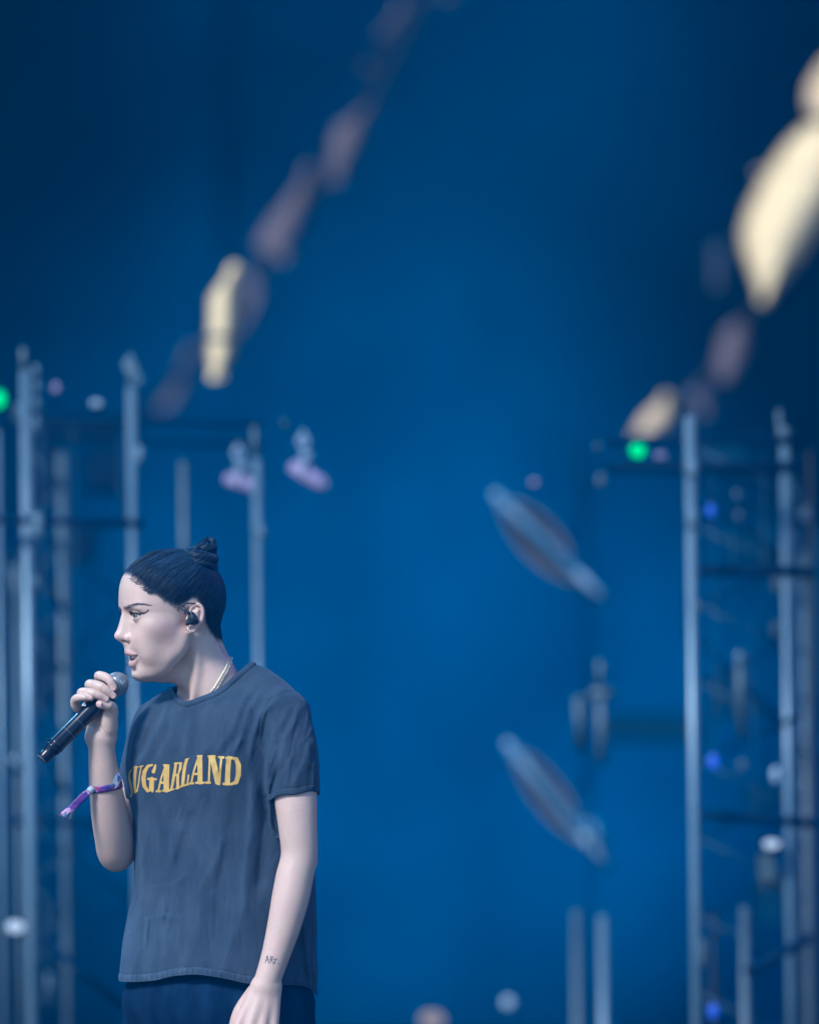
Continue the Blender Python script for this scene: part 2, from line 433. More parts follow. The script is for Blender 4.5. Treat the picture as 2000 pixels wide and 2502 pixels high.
# eyes: lids round the eyeballs, then the almond opening
EYE_R = 17.0; UPL = 12.5
eyes = []
for sg in (1, -1):
    C = np.array(Lp(93.5, 47 * sg, 1502.5)); eyes.append((C, sg))
    az = math.radians(20)
    g = np.array([math.cos(az), math.sin(az) * sg, 0.0])         # local opening axis
    def almond(p, C=C, g=g, sg=sg):
        q = p - C; f = -q[:, 0] * cY - q[:, 1] * sY; s = (q[:, 0] * sY - q[:, 1] * cY) * sg; y = q[:, 2]
        r = np.sqrt(f * f + s * s + y * y) + 1e-6
        azm = np.degrees(np.arctan2(s, f)) - 22; el = np.degrees(np.arcsin(-y / r))
        t = azm / 56.0
        upper = UPL * (1 - np.abs(t) ** 2.2) - 2; lower = -21 * (1 - np.abs(t) ** 2.0) + 1 
        tilt = 3.0 * t
        dang = np.maximum(el - tilt - upper, lower - (el - tilt)); dang = np.maximum(dang, (np.abs(azm) - 56))
        return np.maximum(np.radians(dang) * r, r - 26)
    body.ell(C, (EYE_R + 2.6,) * 3, 5)
    body.add(almond, C - 27, C + 27, 1.0, 's')
    def crease(p, C=C, sg=sg):
        q = p - C; f = -q[:, 0] * cY - q[:, 1] * sY; s = (q[:, 0] * sY - q[:, 1] * cY) * sg; y = q[:, 2]
        r = np.sqrt(f * f + s * s + y * y) + 1e-6
        azm = np.degrees(np.arctan2(s, f)) - 22; el = np.degrees(np.arcsin(-y / r))
        w = np.exp(-((el - 29 + 12 * (azm / 60) ** 2) / 4.5) ** 2) * (np.abs(azm) < 62) * np.exp(-((r - EYE_R - 3) / 6) ** 2)
        return 1.4 * w
    body.add(crease, C - 30, C + 30, 1.0, 'd')
# ears
for sg in (1, -1):
    def E(imx, y, s):                       # near ear measured on the photo, mirrored for the far one
        f = (OX + s * sY - imx) / cY
        return Lp(f, s * sg, y)
    body.capsule(E(477, 1505, 95), E(474, 1530, 93), 12, 10, 8)
    body.capsule(E(482, 1492, 103), E(479, 1530, 101), 10, 8, 6)
    body.chain([E(466, 1503, 97), E(468, 1489, 101), E(475, 1479, 104), E(485, 1475.5, 107), E(494, 1481, 109), E(498, 1493, 110),
                E(496.5, 1508, 109), E(491, 1522, 107), E(483, 1533, 104), E(473, 1541, 101), E(465, 1542, 99)],
               [3.5, 4, 4.2, 4.4, 4.6, 4.6, 4.4, 4.4, 5, 6.5, 7], 2.5)
    body.chain([E(478, 1489, 102), E(487, 1495, 105.5), E(489, 1508, 105), E(484, 1520, 104), E(476, 1527, 103)], [3, 3.2, 3.2, 3, 3], 2.5)
    body.ell(E(466, 1538, 99), (9, 5, 10), 3, Mh)
    body.ell(E(461, 1511, 98), (5, 4, 6), 6, Mh)                                  # tragus
    body.ell(E(473, 1510, 110), (10, 12, 13), 3, Mh, 's')
    body.ell(E(478, 1487, 109), (5, 6, 5), 3, Mh, 's')

# torso under the shirt, arms, hands
TY = math.radians(40); tS = np.array([math.cos(TY), -math.sin(TY)])
body.ell((520, 15, 1835), (150, 112, 125), 30)
body.ell((540, 10, 2050), (150, 120, 220), 30)
body.ell((535, 10, 2330), (150, 120, 150), 30)
body.capsule((545, 0, 1740), (690, -130, 1752), 52, 44, 30)
body.capsule((520, 15, 1745), (372, 118, 1770), 46, 40, 30)
# near (left) arm
LA = [((700, -135, 1765), 50), ((718, -170, 1860), 52), ((724, -196, 1940), 52), ((730, -206, 2020), 47), ((733, -208, 2082), 44.5), ((721, -214, 2140), 45.5),
      ((711, -220, 2190), 45), ((696, -226, 2255), 40.5), ((676, -232, 2325), 34.5), ((659, -236, 2378), 32), ((652, -236, 2400), 33)]
body.chain([a for a, r in LA], [r for a, r in LA], 8, 30, sub=7)
body.capsule((752, -185, 2078), (757, -186, 2100), 20, 19, 16)               # elbow point
body.ell((671, -236, 2398), (14, 16, 14), 12)                               # wrist bone
def hand_left():
    k = [(588, -250, 2496), (612, -262, 2508), (640, -262, 2512), (668, -250, 2508)]     # knuckles index..little
    w = [(636, -238, 2400), (648, -242, 2402), (660, -242, 2403), (670, -236, 2403)]
    for i in range(4): body.capsule(w[i], k[i], 21, 15.5, 9)
    body.capsule((645, -225, 2420), (625, -225, 2480), 20, 20, 12)
    body.chain([w[1], (632, -258, 2450), k[1]], [10, 8, 8], 12)
    tips = [[(572, -240, 2548), (568, -222, 2582), (573, -204, 2604)], [(603, -248, 2568), (600, -224, 2604), (606, -202, 2622)],
            [(636, -248, 2570), (636, -224, 2604), (638, -204, 2620)], [(666, -238, 2556), (665, -220, 2584), (665, -204, 2600)]]
    for i in range(4):
        r = [14, 12.5, 11, 9.5] if i < 3 else [12.5, 11, 10, 8.5]
        body.chain([k[i]] + tips[i], r, 2.5, 6)
    body.chain([(625, -222, 2415), (590, -225, 2462), (574, -220, 2510), (568, -212, 2548)], [20, 17, 13.5, 10.5], 4, 12)
    for i in range(3):
        a, b = np.array(k[i]), np.array(k[i + 1]); m = (a + b) / 2
        body.capsule(m + (0, -16, -8), m + (0, -14, 22), 3, 4, 8, 's')
hand_left()
# far (right) arm: upper arm inside the sleeve, forearm raised to the microphone
RA = [((365, 118, 1775), 44), ((335, 110, 1900), 46), ((300, 88, 2040), 44), ((283, 62, 2083), 46), ((277, 32, 2045), 47.5), ((268, 2, 1990), 45.5),
      ((260, -22, 1935), 41), ((254, -40, 1880), 36.5), ((250, -52, 1830), 33), ((248, -56, 1802), 35)]
body.chain([a for a, r in RA], [r for a, r in RA], 8, 30, sub=7)
body.ell((281, 66, 2100), (33, 32, 31), 14)
# microphone axis
MB0 = np.array((289., -72., 1669.)); MB1 = np.array((113., -128., 1847.)); MAX_ = (MB1 - MB0) / np.linalg.norm(MB1 - MB0)
def mic_at(t): return MB0 + MAX_ * t
def hand_right():
    # palm and heel behind / right of the handle
    body.capsule((234, -50, 1800), (240, -42, 1765), 24, 24, 12)
    body.capsule((262, -58, 1800), (264, -60, 1768), 25, 26, 12)
    body.chain([(266, -72, 1775), (271, -84, 1748), (274, -88, 1738)], [24, 20, 17], 8)     # thenar
    body.chain([(274, -88, 1740), (276, -100, 1728), (268, -112, 1721)], [16, 14.5, 12.5], 5)
    body.capsule((268, -112, 1721), (250, -118, 1718), 12.5, 11.8, 3)                    # thumb end
    body.capsule((236, -40, 1770), (214, -52, 1728), 20, 14, 10)
    body.capsule((250, -38, 1760), (250, -44, 1690), 20, 14, 10)
    body.capsule((262, -40, 1760), (262, -44, 1680), 18, 14, 10)
    fg = [  # base behind, knuckle, middle joint, tip
        ([(262, -40, 1690), (244, -58, 1655), (250, -84, 1651), (268, -107, 1658), (282, -112, 1679)], [13, 12.3, 12, 11.2, 8.2]),
        ([(248, -42, 1705), (223, -66, 1676), (226, -92, 1671), (252, -117, 1677), (281, -117, 1699)], [13, 12.6, 12.2, 11.4, 8.2]),
        ([(234, -45, 1722), (204, -76, 1696), (208, -100, 1690), (234, -123, 1693), (263, -122, 1707)], [12.5, 12.2, 11.8, 11, 8]),
        ([(222, -50, 1745), (190, -78, 1728), (187, -96, 1708), (204, -119, 1702), (226, -124, 1704)], [12, 11.2, 10.8, 9.6, 7])]
    for pts, r in fg: body.chain(pts, r, 1.6, 6)
    # wrist and palm creases
    body.chain([(226, -90, 1797), (245, -98, 1800), (268, -98, 1795)], [1.6, 2.2, 1.6], 3, mode='s')
    body.chain([(240, -86, 1756), (250, -90, 1775), (258, -92, 1790)], [1.2, 1.6, 1], 3, mode='s')
    # nails of fingers: shallow raised plates
hand_right()
HAIRLINE = [(128, 1386), (120, 1391), (113, 1400), (106, 1409), (84, 1434), (60, 1450), (34, 1468), (11, 1474), (-8, 1466), (-24, 1456), (-40, 1460), (-56, 1486), (-66, 1518), (-84, 1545), (-104, 1560), (-122, 1566), (-150, 1560), (-260, 1480), (-260, 1150), (240, 1150), (200, 1380)]
singer = empty('person', W(540, 0, FLOOR_PY))
t1 = time.time()
bv, bq = polygonise(body, (150, -300, 1330), (810, 190, 2640), HB)
bv, bq = keep_main(bv, bq); bv = relax(bv, bq)
print('body', len(bv), time.time() - t1)
M_skin = mat('skin', (.6, .45, .4), .5)
body_o = mesh_obj('body', WA(bv), bq, M_skin, singer)
# ------------------------------------------------------------------ T-shirt
SH = np.array([   # row, left edge, right edge, depth centre, depth / width ratio
    (1636, 560, 592, 10, .7), (1660, 505, 640, 6, .66), (1690, 430, 695, 0, .62), (1712, 374, 722, 0, .64), (1735, 345, 740, 0, .66), (1780, 320, 748, 0, .68), (1830, 309, 750, 0, .70), (1870, 305, 752, 0, .70), (1914, 309, 754, 2, .70),
    (2005, 322, 760, 5, .68), (2066, 323, 765, 6, .68), (2155, 327, 770, 8, .70), (2231, 312, 772, 8, .72), (2298, 299, 773, 8, .74),
    (2357, 292, 773, 8, .76), (2470, 284, 776, 8, .78)])
SLY = np.linspace(1636, 2470, 400)
def shirt_torso(p):
    y = p[:, 2]
    Lx, Rx, dc, rt = [catmull(SH[:, 0], SH[:, i], y) for i in range(1, 5)]
    cx = (Lx + Rx) / 2; half = (Rx - Lx) / 2; n = 2.35
    # superellipse extent along x for axes rotated by TY
    nn = n / (n - 1)
    ext = ((tS[0]) ** nn + (abs(tS[1]) * rt) ** nn) ** (1 / nn)
    a = half / ext; b = a * rt
    dx = p[:, 0] - cx; dy = p[:, 1] - dc
    u = dx * tS[0] + dy * tS[1]; v = dx * -tS[1] + dy * tS[0]      # u across the shoulders (to the near side), v to the back
    rho = (np.abs(u / a) ** n + np.abs(v / b) ** n) ** (1 / n); R_ = np.hypot(u, v)
    hl = np.gradient(catmull(SH[:, 0], (SH[:, 2] - SH[:, 1]) / 2, SLY)) / (SLY[1] - SLY[0]); sl = np.interp(y, SLY, hl)
    d = (R_ - R_ / np.maximum(rho, 1e-4)) * .95; d = np.where(R_ < 5, -b, d) / np.sqrt(1 + sl * sl)
    return np.maximum(d, 1636 - y)
COLLAR = [(405, 1668), (424, 1688), (437, 1703), (447, 1709.5), (457, 1712), (472, 1708), (489, 1701), (510, 1693.5), (530, 1685), (546, 1674), (560, 1661), (584, 1640), (606, 1621), (619, 1611), (640, 1580)]
COLLAR_FAR = [(405, 1660), (640, 1600)]
# folds: polyline in the picture plane, amplitude px (+ out), half width px, front only
FOLDS = [
    ([(640, 1640), (600, 1700), (560, 1790), (520, 1850)], 3.2, 10), ([(655, 1660), (610, 1730), (590, 1800), (560, 1880)], 3.4, 9),
    ([(690, 1690), (640, 1740), (617, 1800), (612, 1870)], 5.0, 10), ([(600, 1790), (566, 1830), (520, 1900)], 2.4, 9),
    ([(470, 1730), (455, 1800), (450, 1870)], 2.0, 11), ([(410, 1700), (395, 1760), (360, 1830), (330, 1880)], 3.0, 10), ([(380, 1700), (355, 1770), (325, 1850)], 3.4, 8),
    ([(430, 1720), (415, 1800), (380, 1870)], 2.2, 10), ([(345, 1725), (328, 1790), (312, 1870)], 3.2, 6), ([(535, 1800), (480, 1850), (440, 1930)], 2.0, 12),
    ([(616, 1870), (618, 1960), (606, 2060), (596, 2180), (590, 2290)], 5.5, 13), ([(640, 1900), (650, 1990), (640, 2100), (630, 2200)], -6.0, 16),
    ([(580, 1900), (572, 2000), (545, 2120), (530, 2260), (535, 2360)], -3.2, 20), ([(560, 2020), (530, 2090), (480, 2200)], 2.6, 15),
    ([(440, 1980), (420, 2080), (380, 2180)], 2.6, 16), ([(480, 1960), (455, 2040), (430, 2130)], -2.0, 14), ([(500, 2060), (482, 2180), (480, 2300)], 2.4, 14),
    ([(345, 2020), (345, 2150), (335, 2280), (332, 2380)], 3.0, 9), ([(360, 2120), (372, 2230), (365, 2330)], -2.2, 10), ([(400, 2160), (396, 2260), (410, 2360)], 2.2, 12),
    ([(432, 2170), (440, 2260), (436, 2340)], 1.8, 9), ([(316, 2200), (310, 2290), (300, 2370)], 2.5, 7), ([(585, 2230), (560, 2320), (545, 2380)], 2.2, 14),
    ([(480, 2120), (420, 2160), (350, 2170)], 1.4, 9), ([(470, 2240), (400, 2230), (345, 2250)], 1.4, 9),
    ([(740, 2200), (748, 2300), (758, 2400)], 3.5, 9), ([(715, 2230), (735, 2330), (752, 2420)], -3.0, 8), ([(770, 2240), (764, 2330), (774, 2420)], 3.0, 6),
    ([(330, 1960), (345, 2060), (350, 2120)], 2.0, 8), ([(420, 2290), (450, 2350), (445, 2395)], 1.5, 8), ([(500, 2330), (506, 2395)], 1.3, 8)]
_r = random.Random(21)
for _k in range(46):
    _x = _r.uniform(315, 600) if _k < 34 else _r.uniform(655, 770); _y = _r.uniform(2080, 2300) if _k < 26 else _r.uniform(1750, 2150)
    if _k >= 34: _y = _r.uniform(1720, 1850)
    _l = _r.uniform(45, 110); _dx = _r.uniform(-14, 10) - (18 if _y < 2000 else 0)
    FOLDS.append(([(_x, _y), (_x + _dx * .4 + _r.uniform(-4, 4), _y + _l * .5), (_x + _dx, _y + _l)], _r.choice([-1, 1, 1]) * _r.uniform(.6, 1.15), _r.uniform(3.4, 5.5)))
SLV_FOLDS = [([(742, 1700), (700, 1800), (680, 1900)], 3.2, 10), ([(722, 1705), (670, 1790), (655, 1880), (652, 1960)], 3.4, 9), ([(765, 1790), (745, 1860), (710, 1930)], 2.4, 11),
             ([(770, 1850), (768, 1930)], 2.0, 8), ([(690, 1850), (668, 1920), (664, 1960)], -3.5, 8), ([(620, 1790), (655, 1850), (662, 1900)], 2.4, 8), ([(712, 1840), (700, 1930)], 1.6, 10)]
def fold_disp(p, folds, front):
    out = np.zeros(len(p)); p2 = p[:, [0, 2]]; lo, hi = p2.min(0), p2.max(0)
    for line, amp, w in folds:
        L_ = np.array(line); 
        if np.any(L_.min(0) - 3 * w > hi) or np.any(L_.max(0) + 3 * w < lo): continue
        d, side, t = polyline_dist(p2, line)
        env = np.clip(t / .22, 0, 1) * np.clip((1 - t) / .22, 0, 1); env = env * env * (3 - 2 * env)
        # asymmetric crest: steep on one side, soft on the other
        ww = np.where(side > 0, w * .65, w * 1.35)
        out += 1.7 * amp * env * np.exp(-(d / ww) ** 2)
    return out * front
def wob(p, s, seed=0.):
    x, y, z = p[:, 0] / s + seed, p[:, 1] / s, p[:, 2] / s
    return (np.sin(x * 1.3 + 1.7 * np.sin(z * .7 + seed)) + np.sin(y * 1.9 + 1.3 * np.sin(x * .8 - z * .3)) + np.sin(z * .9 + 1.6 * np.sin(x * 1.1 + y * .5 + seed))) / 3
shirt = Field()
shirt.add(shirt_torso, (270, -260, 1630), (800, 260, 2470), 1)
shirt.chain([(560, 20, 1650), (640, -60, 1682), (700, -140, 1745)], [42, 50, 60], 26)
shirt.chain([(500, 20, 1690), (435, 70, 1720), (378, 122, 1768)], [34, 42, 50], 26)
shirt.ell((540, 20, 1700), (115, 85, 60), 24)
N_TORSO = len(shirt.ops)
shirt.chain([(692, -140, 1742), (707, -166, 1800), (714, -184, 1870), (718, -190, 1990)], [62, 64, 66, 66], 9, sub=5)            # near sleeve
shirt.chain([(375, 118, 1768), (352, 122, 1850), (338, 112, 1950)], [50, 56, 60], 16, sub=5)                        # far sleeve
def shirt_d(p):
    front = 1 / (1 + np.exp((p[:, 1] - 20) / 25.))
    near_slv = (p[:, 0] > 640) & (p[:, 2] < 1990)
    f = fold_disp(p, FOLDS, front)
    f = f + fold_disp(p, SLV_FOLDS, front) * np.clip((p[:, 0] - 630) / 20, 0, 1)
    f += 1.0 * wob(p * (1, 1, .45), 19.) + .7 * wob(p * (1, 1, .5), 8., 2.)
    # collar rib
    dc, side, t = polyline_dist(p[:, [0, 2]], COLLAR)
    m = (p[:, 1] < 60)
    f += np.where(m, 3.2 * np.exp(-(np.maximum(dc - 4, 0) / 7.5) ** 4) - 2.0 * np.exp(-((dc - 15) / 2.2) ** 2), 0)
    # sleeve hem and bottom hem stitching
    hs = sleeve_hem(p); f += np.where((p[:, 0] > 635) & (p[:, 2] < 1975), 1.2 * np.exp(-(np.minimum(hs + 4, 0) / 9) ** 4) * (hs > -14) - 1.2 * np.exp(-((hs + 15) / 1.6) ** 2), 0)
    hb = bottom_hem(p)
    f += 1.0 * (hb > -17) - 1.6 * np.exp(-((hb + 18) / 1.7) ** 2) + 1.0 * np.sin(p[:, 0] * .55 + p[:, 1] * .4 + 1.5 * np.sin(p[:, 0] * .09)) * np.exp(-((hb + 9) / 7) ** 2)
    # armhole seam
    ds, sd_, tt = polyline_dist(p[:, [0, 2]], [(737, 1686), (700, 1686), (662, 1705), (640, 1745), (632, 1800)])
    f -= np.where(p[:, 1] < -20, 1.9 * np.exp(-(ds / 2.0) ** 2), 0)
    return -f
def sleeve_hem(p):      # >0 below the near sleeve hem
    return p[:, 2] - (1947 + .22 * (p[:, 1] + 190) - .16 * (p[:, 0] - 715) + 3 * np.sin(p[:, 0] / 14.))
HEM = np.array([(270, 2404), (288, 2401), (330, 2398), (382, 2391), (430, 2379), (482, 2374), (540, 2380), (610, 2394), (660, 2399), (700, 2399), (735, 2403), (760, 2413), (782, 2440), (800, 2450)], float)
def bottom_hem(p):
    return p[:, 2] - (catmull(HEM[:, 0], HEM[:, 1], p[:, 0]) - 6 * np.clip((p[:, 1] - 20) / 80, 0, 1))
shirt.add(shirt_d, (240, -400, 1500), (860, 400, 2520), 1, 'd')
# hollow it out
class Shell(Field):
    pass
outer = shirt
shirtT = Field(); shirtT.ops = shirt.ops[:N_TORSO] + shirt.ops[-1:]
def shirt_total(p):
    d = outer.eval(p)
    d = np.maximum(d, -(d + 7))                                        # cloth thickness
    neck = NECKHOLE.eval(p); d = np.maximum(d, -neck)
    d = np.maximum(d, np.where((p[:, 0] > 625) & (p[:, 1] < -95 - .15 * (p[:, 0] - 700)) & (p[:, 2] < 2040) & (shirt_torso(p) > 4), sleeve_hem(p), -50))
    m = (p[:, 0] > 600) & (p[:, 2] > 1900) & (p[:, 2] < 2100)
    if m.any():
        dt = shirtT.eval(p[m]); dt = np.maximum(dt, -(dt + 7)); d[m] = np.minimum(d[m], np.maximum(dt, -sleeve_hem(p[m]) - 10))
    d = np.maximum(d, np.where((p[:, 0] < 420) & (p[:, 1] > 40) & (p[:, 2] < 2100) & (shirt_torso(p) > 3), p[:, 2] - 1955, -50))
    return np.maximum(d, bottom_hem(p))
NECKHOLE = Field()
def neck_cut(p):
    poly = COLLAR + [(660, 1500), (380, 1500)]
    d2 = poly_sd(p[:, [0, 2]], poly)
    return np.maximum(d2, p[:, 1] - 70)
NECKHOLE.add(neck_cut, (300, -400, 1400), (700, 400, 1720), 1)
NECKHOLE.chain([(470, 0, 1560), (505, 0, 1650), (530, 5, 1715)], [62, 58, 50], 4)
shirt_f = Field(); shirt_f.add(shirt_total, (200, -400, 1500), (900, 400, 2500), 1)
t1 = time.time()
sv, sq = polygonise(shirt_f, (262, -290, 1590), (812, 260, 2470), HS)
sv, sq = keep_main(sv, sq); sv = relax(sv, sq, 1)
print('shirt', len(sv), time.time() - t1)
M_shirt = mat('shirt', (.1, .12, .16), .9)
shirt_o = mesh_obj('tshirt', WA(sv), sq, M_shirt, singer)
from mathutils.bvhtree import BVHTree
def bvh(v, q): return BVHTree.FromPolygons([tuple(a) for a in v], [tuple(int(i) for i in a) for a in q])
BODY_T = bvh(bv, bq); SHIRT_T = bvh(sv, sq)
def front_depth(T, x, y, default=None):
    h = T.ray_cast(Vector((x, -400, y)), Vector((0, 1, 0)))
    return h[0].y if h[0] is not None else default

# ---- skin tint painted on the body: lips, blush, make-up, elbows, freckles; crease shade on the fingers drawn in too
f_, s_, y_ = to_local(bv)
base = np.array([.62, .465, .405]); col = np.tile(base, (len(bv), 1))
def mix(mask, c):
    global col
    m = np.clip(mask, 0, 1)[:, None]; col = col * (1 - m) + np.array(c) * m
def gauss(c, r): return np.exp(-(((bv - np.array(c)) / np.array(r)) ** 2).sum(1))
mottle = wob(bv, 5.) * .4 + wob(bv, 1.6, 3.) * .5 + (np.random.RandomState(5).rand(len(bv)) - .5) * 1.2
col *= (1 + .04 * mottle)[:, None]; col[:, 0] *= 1 + .03 * wob(bv, 14., 5.); col[:, 1] *= 1 - .03 * wob(bv, 9., 8.)
face_m = (bv[:, 2] < 1668) & (bv[:, 0] < 470)
mix(.42 * gauss(Lp(50, 84, 1545), (34, 60, 24)) * face_m, (.56, .32, .33))
mix(.35 * gauss(Lp(22, 90, 1528), (26, 60, 16)) * face_m, (.54, .32, .34))
mix(.20 * gauss(Lp(120, 4, 1556), (14, 30, 10)), (.62, .36, .32))
for C, sg in eyes:
    q = bv - C; ff = -q[:, 0] * cY - q[:, 1] * sY; ss = (q[:, 0] * sY - q[:, 1] * cY) * sg; yy = q[:, 2]
    r = np.linalg.norm(q, axis=1); azm = np.degrees(np.arctan2(ss, ff)) - 22; el = np.degrees(np.arcsin(-yy / np.maximum(r, 1e-6)))
    t = azm / 56; up = UPL * (1 - np.abs(t) ** 2.2) - 2 + 3 * t; lowr = -21 * (1 - np.abs(t) ** 2) + 1 + 3 * t
    near = (r < 34) & (ff > -8)
    mix(.45 * near * np.exp(-((el - up - 12) / 10) ** 2) * (np.abs(t) < 1.2), (.40, .26, .27))
    mix(.25 * near * np.exp(-((el - lowr + 8) / 7) ** 2) * (np.abs(t) < 1.1), (.42, .25, .26))
    mix(1.0 * near * (r < 26) * np.exp(-(np.maximum(np.abs(el - up - 3.5) - 3.5 - 2.5 * t, 0) / 1.6) ** 2) * (np.abs(t) < 1.05), (.012, .012, .018))
    mix(.5 * near * (r < 24) * np.exp(-((el - lowr + 1.5) / 2.2) ** 2) * (t > -.1) * (t < 1), (.06, .05, .06))
# liner wing, measured on the near side and mirrored
bs2 = np.stack([f_, y_], 1)
def fyp(ix, iy, s): return ((OX + s * sY - ix) / cY, iy)
WING = [fyp(345, 1498, 62), fyp(352, 1497, 66), fyp(357, 1494.5, 68), fyp(362, 1489.5, 70)]
d, sd_, t = polyline_dist(bs2, WING); mix((f_ > 60) * (np.abs(s_) > 50) * np.clip(1.6 - (d - (1.9 - 1.3 * t)) / .8, 0, 1), (.012, .012, .018))
BROW = [fyp(306, 1489, 22), fyp(313, 1483.5, 30), fyp(322, 1478.5, 40), fyp(335, 1475, 52), fyp(352, 1475.5, 64), fyp(369, 1478.5, 74)]
d, sd_, t = polyline_dist(bs2, BROW); bw = np.interp(t, [0, .15, .5, 1], [3.2, 4.2, 3.0, .8])
strk = .85 + .15 * np.sin(f_ * 2.1 + y_ * 1.4)
mix(.8 * (f_ > 50) * (np.abs(s_) > 17) * (y_ < 1496) * strk * np.clip(1.2 - (d - bw) / 1.4, 0, 1), (.09, .08, .10))
# lips
for T, pad in ((U_T, 1.2), (L_T, .8)):
    pts = lipf(T); P = np.array([Lp(q[0], q[1] * q[4], q[2]) for q in pts]); rr = np.array([q[3] for q in pts])
    dm = np.full(len(bv), 1e3); sel = np.where((y_ > 1570) & (y_ < 1645) & (f_ > 60))[0]; pv = bv[sel]
    dd = np.full(len(sel), 1e3)
    for i in range(len(P) - 1):
        ab = P[i + 1] - P[i]; v = pv - P[i]; tt = np.clip((v @ ab) / (ab @ ab), 0, 1)
        dd = np.minimum(dd, np.linalg.norm(v - tt[:, None] * ab, axis=1) - (rr[i] + (rr[i + 1] - rr[i]) * tt))
    dm[sel] = dd; mix(.9 * np.clip(1 - (dm - pad) / 1.3, 0, 1), (.53, .325, .30))
mo = mouth_fn(bv); mix((mo < .5) * (f_ < 100) * (f_ > 50) * (y_ > 1598) * (y_ < 1620) * (np.abs(s_) < 37) * np.clip((100 - f_) / 14, 0, 1), (.10, .03, .035))
# finger joint creases: groove shade put in as darker lines of tint
for c in [(262, 1657), (238, 1652), (249, 1676), (227, 1671), (232, 1692), (208, 1690), (204, 1702), (267, 1721), (275, 1730)]:
    dd = np.hypot(bv[:, 0] - c[0], (bv[:, 2] - c[1]) * .6); mix(.35 * np.exp(-((bv[:, 0] - c[0]) / 1.3) ** 2) * np.exp(-((bv[:, 2] - c[1]) / 7) ** 2) * (bv[:, 1] < -70), (.40, .24, .21))
# ear rims, elbows, knuckles, fingertips
mix(.35 * gauss(Lp(-52, 108, 1490), (12, 20, 30)), (.62, .33, .33))
mix(.30 * gauss((281, 40, 2100), (26, 80, 22)), (.56, .34, .32)); mix(.25 * gauss((765, -190, 2090), (16, 40, 26)), (.56, .34, .36))
for c in [(588, -255, 2496), (612, -270, 2508), (640, -270, 2512), (668, -255, 2508)]: mix(.25 * gauss(c, (12, 20, 12)), (.58, .34, .32))
for c in [(282, -112, 1679), (281, -117, 1699), (263, -122, 1707), (226, -124, 1704), (250, -118, 1718)]: mix(.35 * gauss(c, (9, 14, 9)), (.62, .38, .36))
rs = np.random.RandomState(3); arm = np.where((bv[:, 1] < -180) & (bv[:, 0] > 640) & (bv[:, 2] > 1950) & (bv[:, 2] < 2400))[0]
for i in rs.choice(arm, 26): 
    dd = np.linalg.norm(bv[arm] - bv[i], axis=1); m = np.zeros(len(bv)); m[arm] = np.exp(-(dd / 1.7) ** 2); mix(.5 * m, (.33, .19, .16))
for c in [(240, 1859), (307, 1973), (353, 1616.5)]:
    dd = np.hypot(bv[:, 0] - c[0], bv[:, 2] - c[1]); mix(.55 * np.exp(-(dd / 1.8) ** 2) * (bv[:, 1] < 10), (.22, .13, .12))
# skin showing between the first hairs: dark streaks thinning out from the hairline
hp = np.stack([f_, y_], 1); selh = np.where((y_ < 1585) & (bv[:, 0] > 270) & (bv[:, 0] < 570))[0]; dh = np.full(len(bv), 99.); dh[selh] = poly_sd(hp[selh], HAIRLINE)
ah = np.arctan2(y_ - 1386, f_ + 74); stk = .5 + .5 * np.sin(ah * 150 + 3 * np.sin(ah * 31)); stk2 = .5 + .5 * np.sin(ah * 67 + 2 * np.sin(ah * 23))
reach = 3 + 12 * stk2 * stk
mix(.95 * np.clip(.55 - dh / (10 + reach * .8), 0, 1) ** 1.3 * np.clip(.7 + .3 * stk + np.clip(-(dh + 3) / 6, 0, 1), 0, 1) * 1.4, (.012, .016, .026))
# ink: neck tattoo behind the ear line
d, sd_, t = polyline_dist(bv[:, [0, 2]], [(537, 1578), (541, 1586), (545, 1590), (548, 1597), (552, 1603), (556, 1602)]); mix(.5 * (d < 2.2) * (np.sin(bv[:, 2] * 1.9) > -.2) * (bv[:, 1] < 40), (.12, .12, .17))
set_color_attr(body_o, 'tint', col)
N, L, b = nodes(M_skin)
va = N.new('ShaderNodeVertexColor'); va.layer_name = 'tint'; L.new(va.outputs[0], b.inputs['Base Color'])
b.inputs['Roughness'].default_value = .42; b.inputs['Specular IOR Level'].default_value = .5
b.inputs['Subsurface Weight'].default_value = .22; b.inputs['Subsurface Radius'].default_value = (1, .35, .2); b.inputs['Subsurface Scale'].default_value = .006
tc = N.new('ShaderNodeTexCoord'); nz = N.new('ShaderNodeTexNoise'); nz.inputs['Scale'].default_value = 900; nz.inputs['Detail'].default_value = 2
L.new(tc.outputs['Object'], nz.inputs['Vector']); bp = N.new('ShaderNodeBump'); bp.inputs['Strength'].default_value = .12; bp.inputs['Distance'].default_value = .0005
L.new(nz.outputs[0], bp.inputs['Height']); L.new(bp.outputs[0], b.inputs['Normal'])

# ---- shirt cloth
N, L, b = nodes(M_shirt)
tc = N.new('ShaderNodeTexCoord')
n1 = N.new('ShaderNodeTexNoise'); n1.inputs['Scale'].default_value = 14; n1.inputs['Detail'].default_value = 5
mp = N.new('ShaderNodeMapping'); mp.inputs['Scale'].default_value = (2.0, 2.0, .9); L.new(tc.outputs['Object'], mp.inputs[0]); L.new(mp.outputs[0], n1.inputs['Vector'])
cr = N.new('ShaderNodeValToRGB'); cr.color_ramp.elements[0].position = .25; cr.color_ramp.elements[1].position = .8
cr.color_ramp.elements[0].color = (*SHIRT_DARK, 1); cr.color_ramp.elements[1].color = (*SHIRT_LIGHT, 1)
L.new(n1.outputs[0], cr.inputs[0])
n2 = N.new('ShaderNodeTexNoise'); n2.inputs['Scale'].default_value = 700; n2.inputs['Detail'].default_value = 2; L.new(tc.outputs['Object'], n2.inputs['Vector'])
mx = N.new('ShaderNodeMix'); mx.data_type = 'RGBA'; mx.blend_type = 'MULTIPLY'; mx.inputs[0].default_value = .35
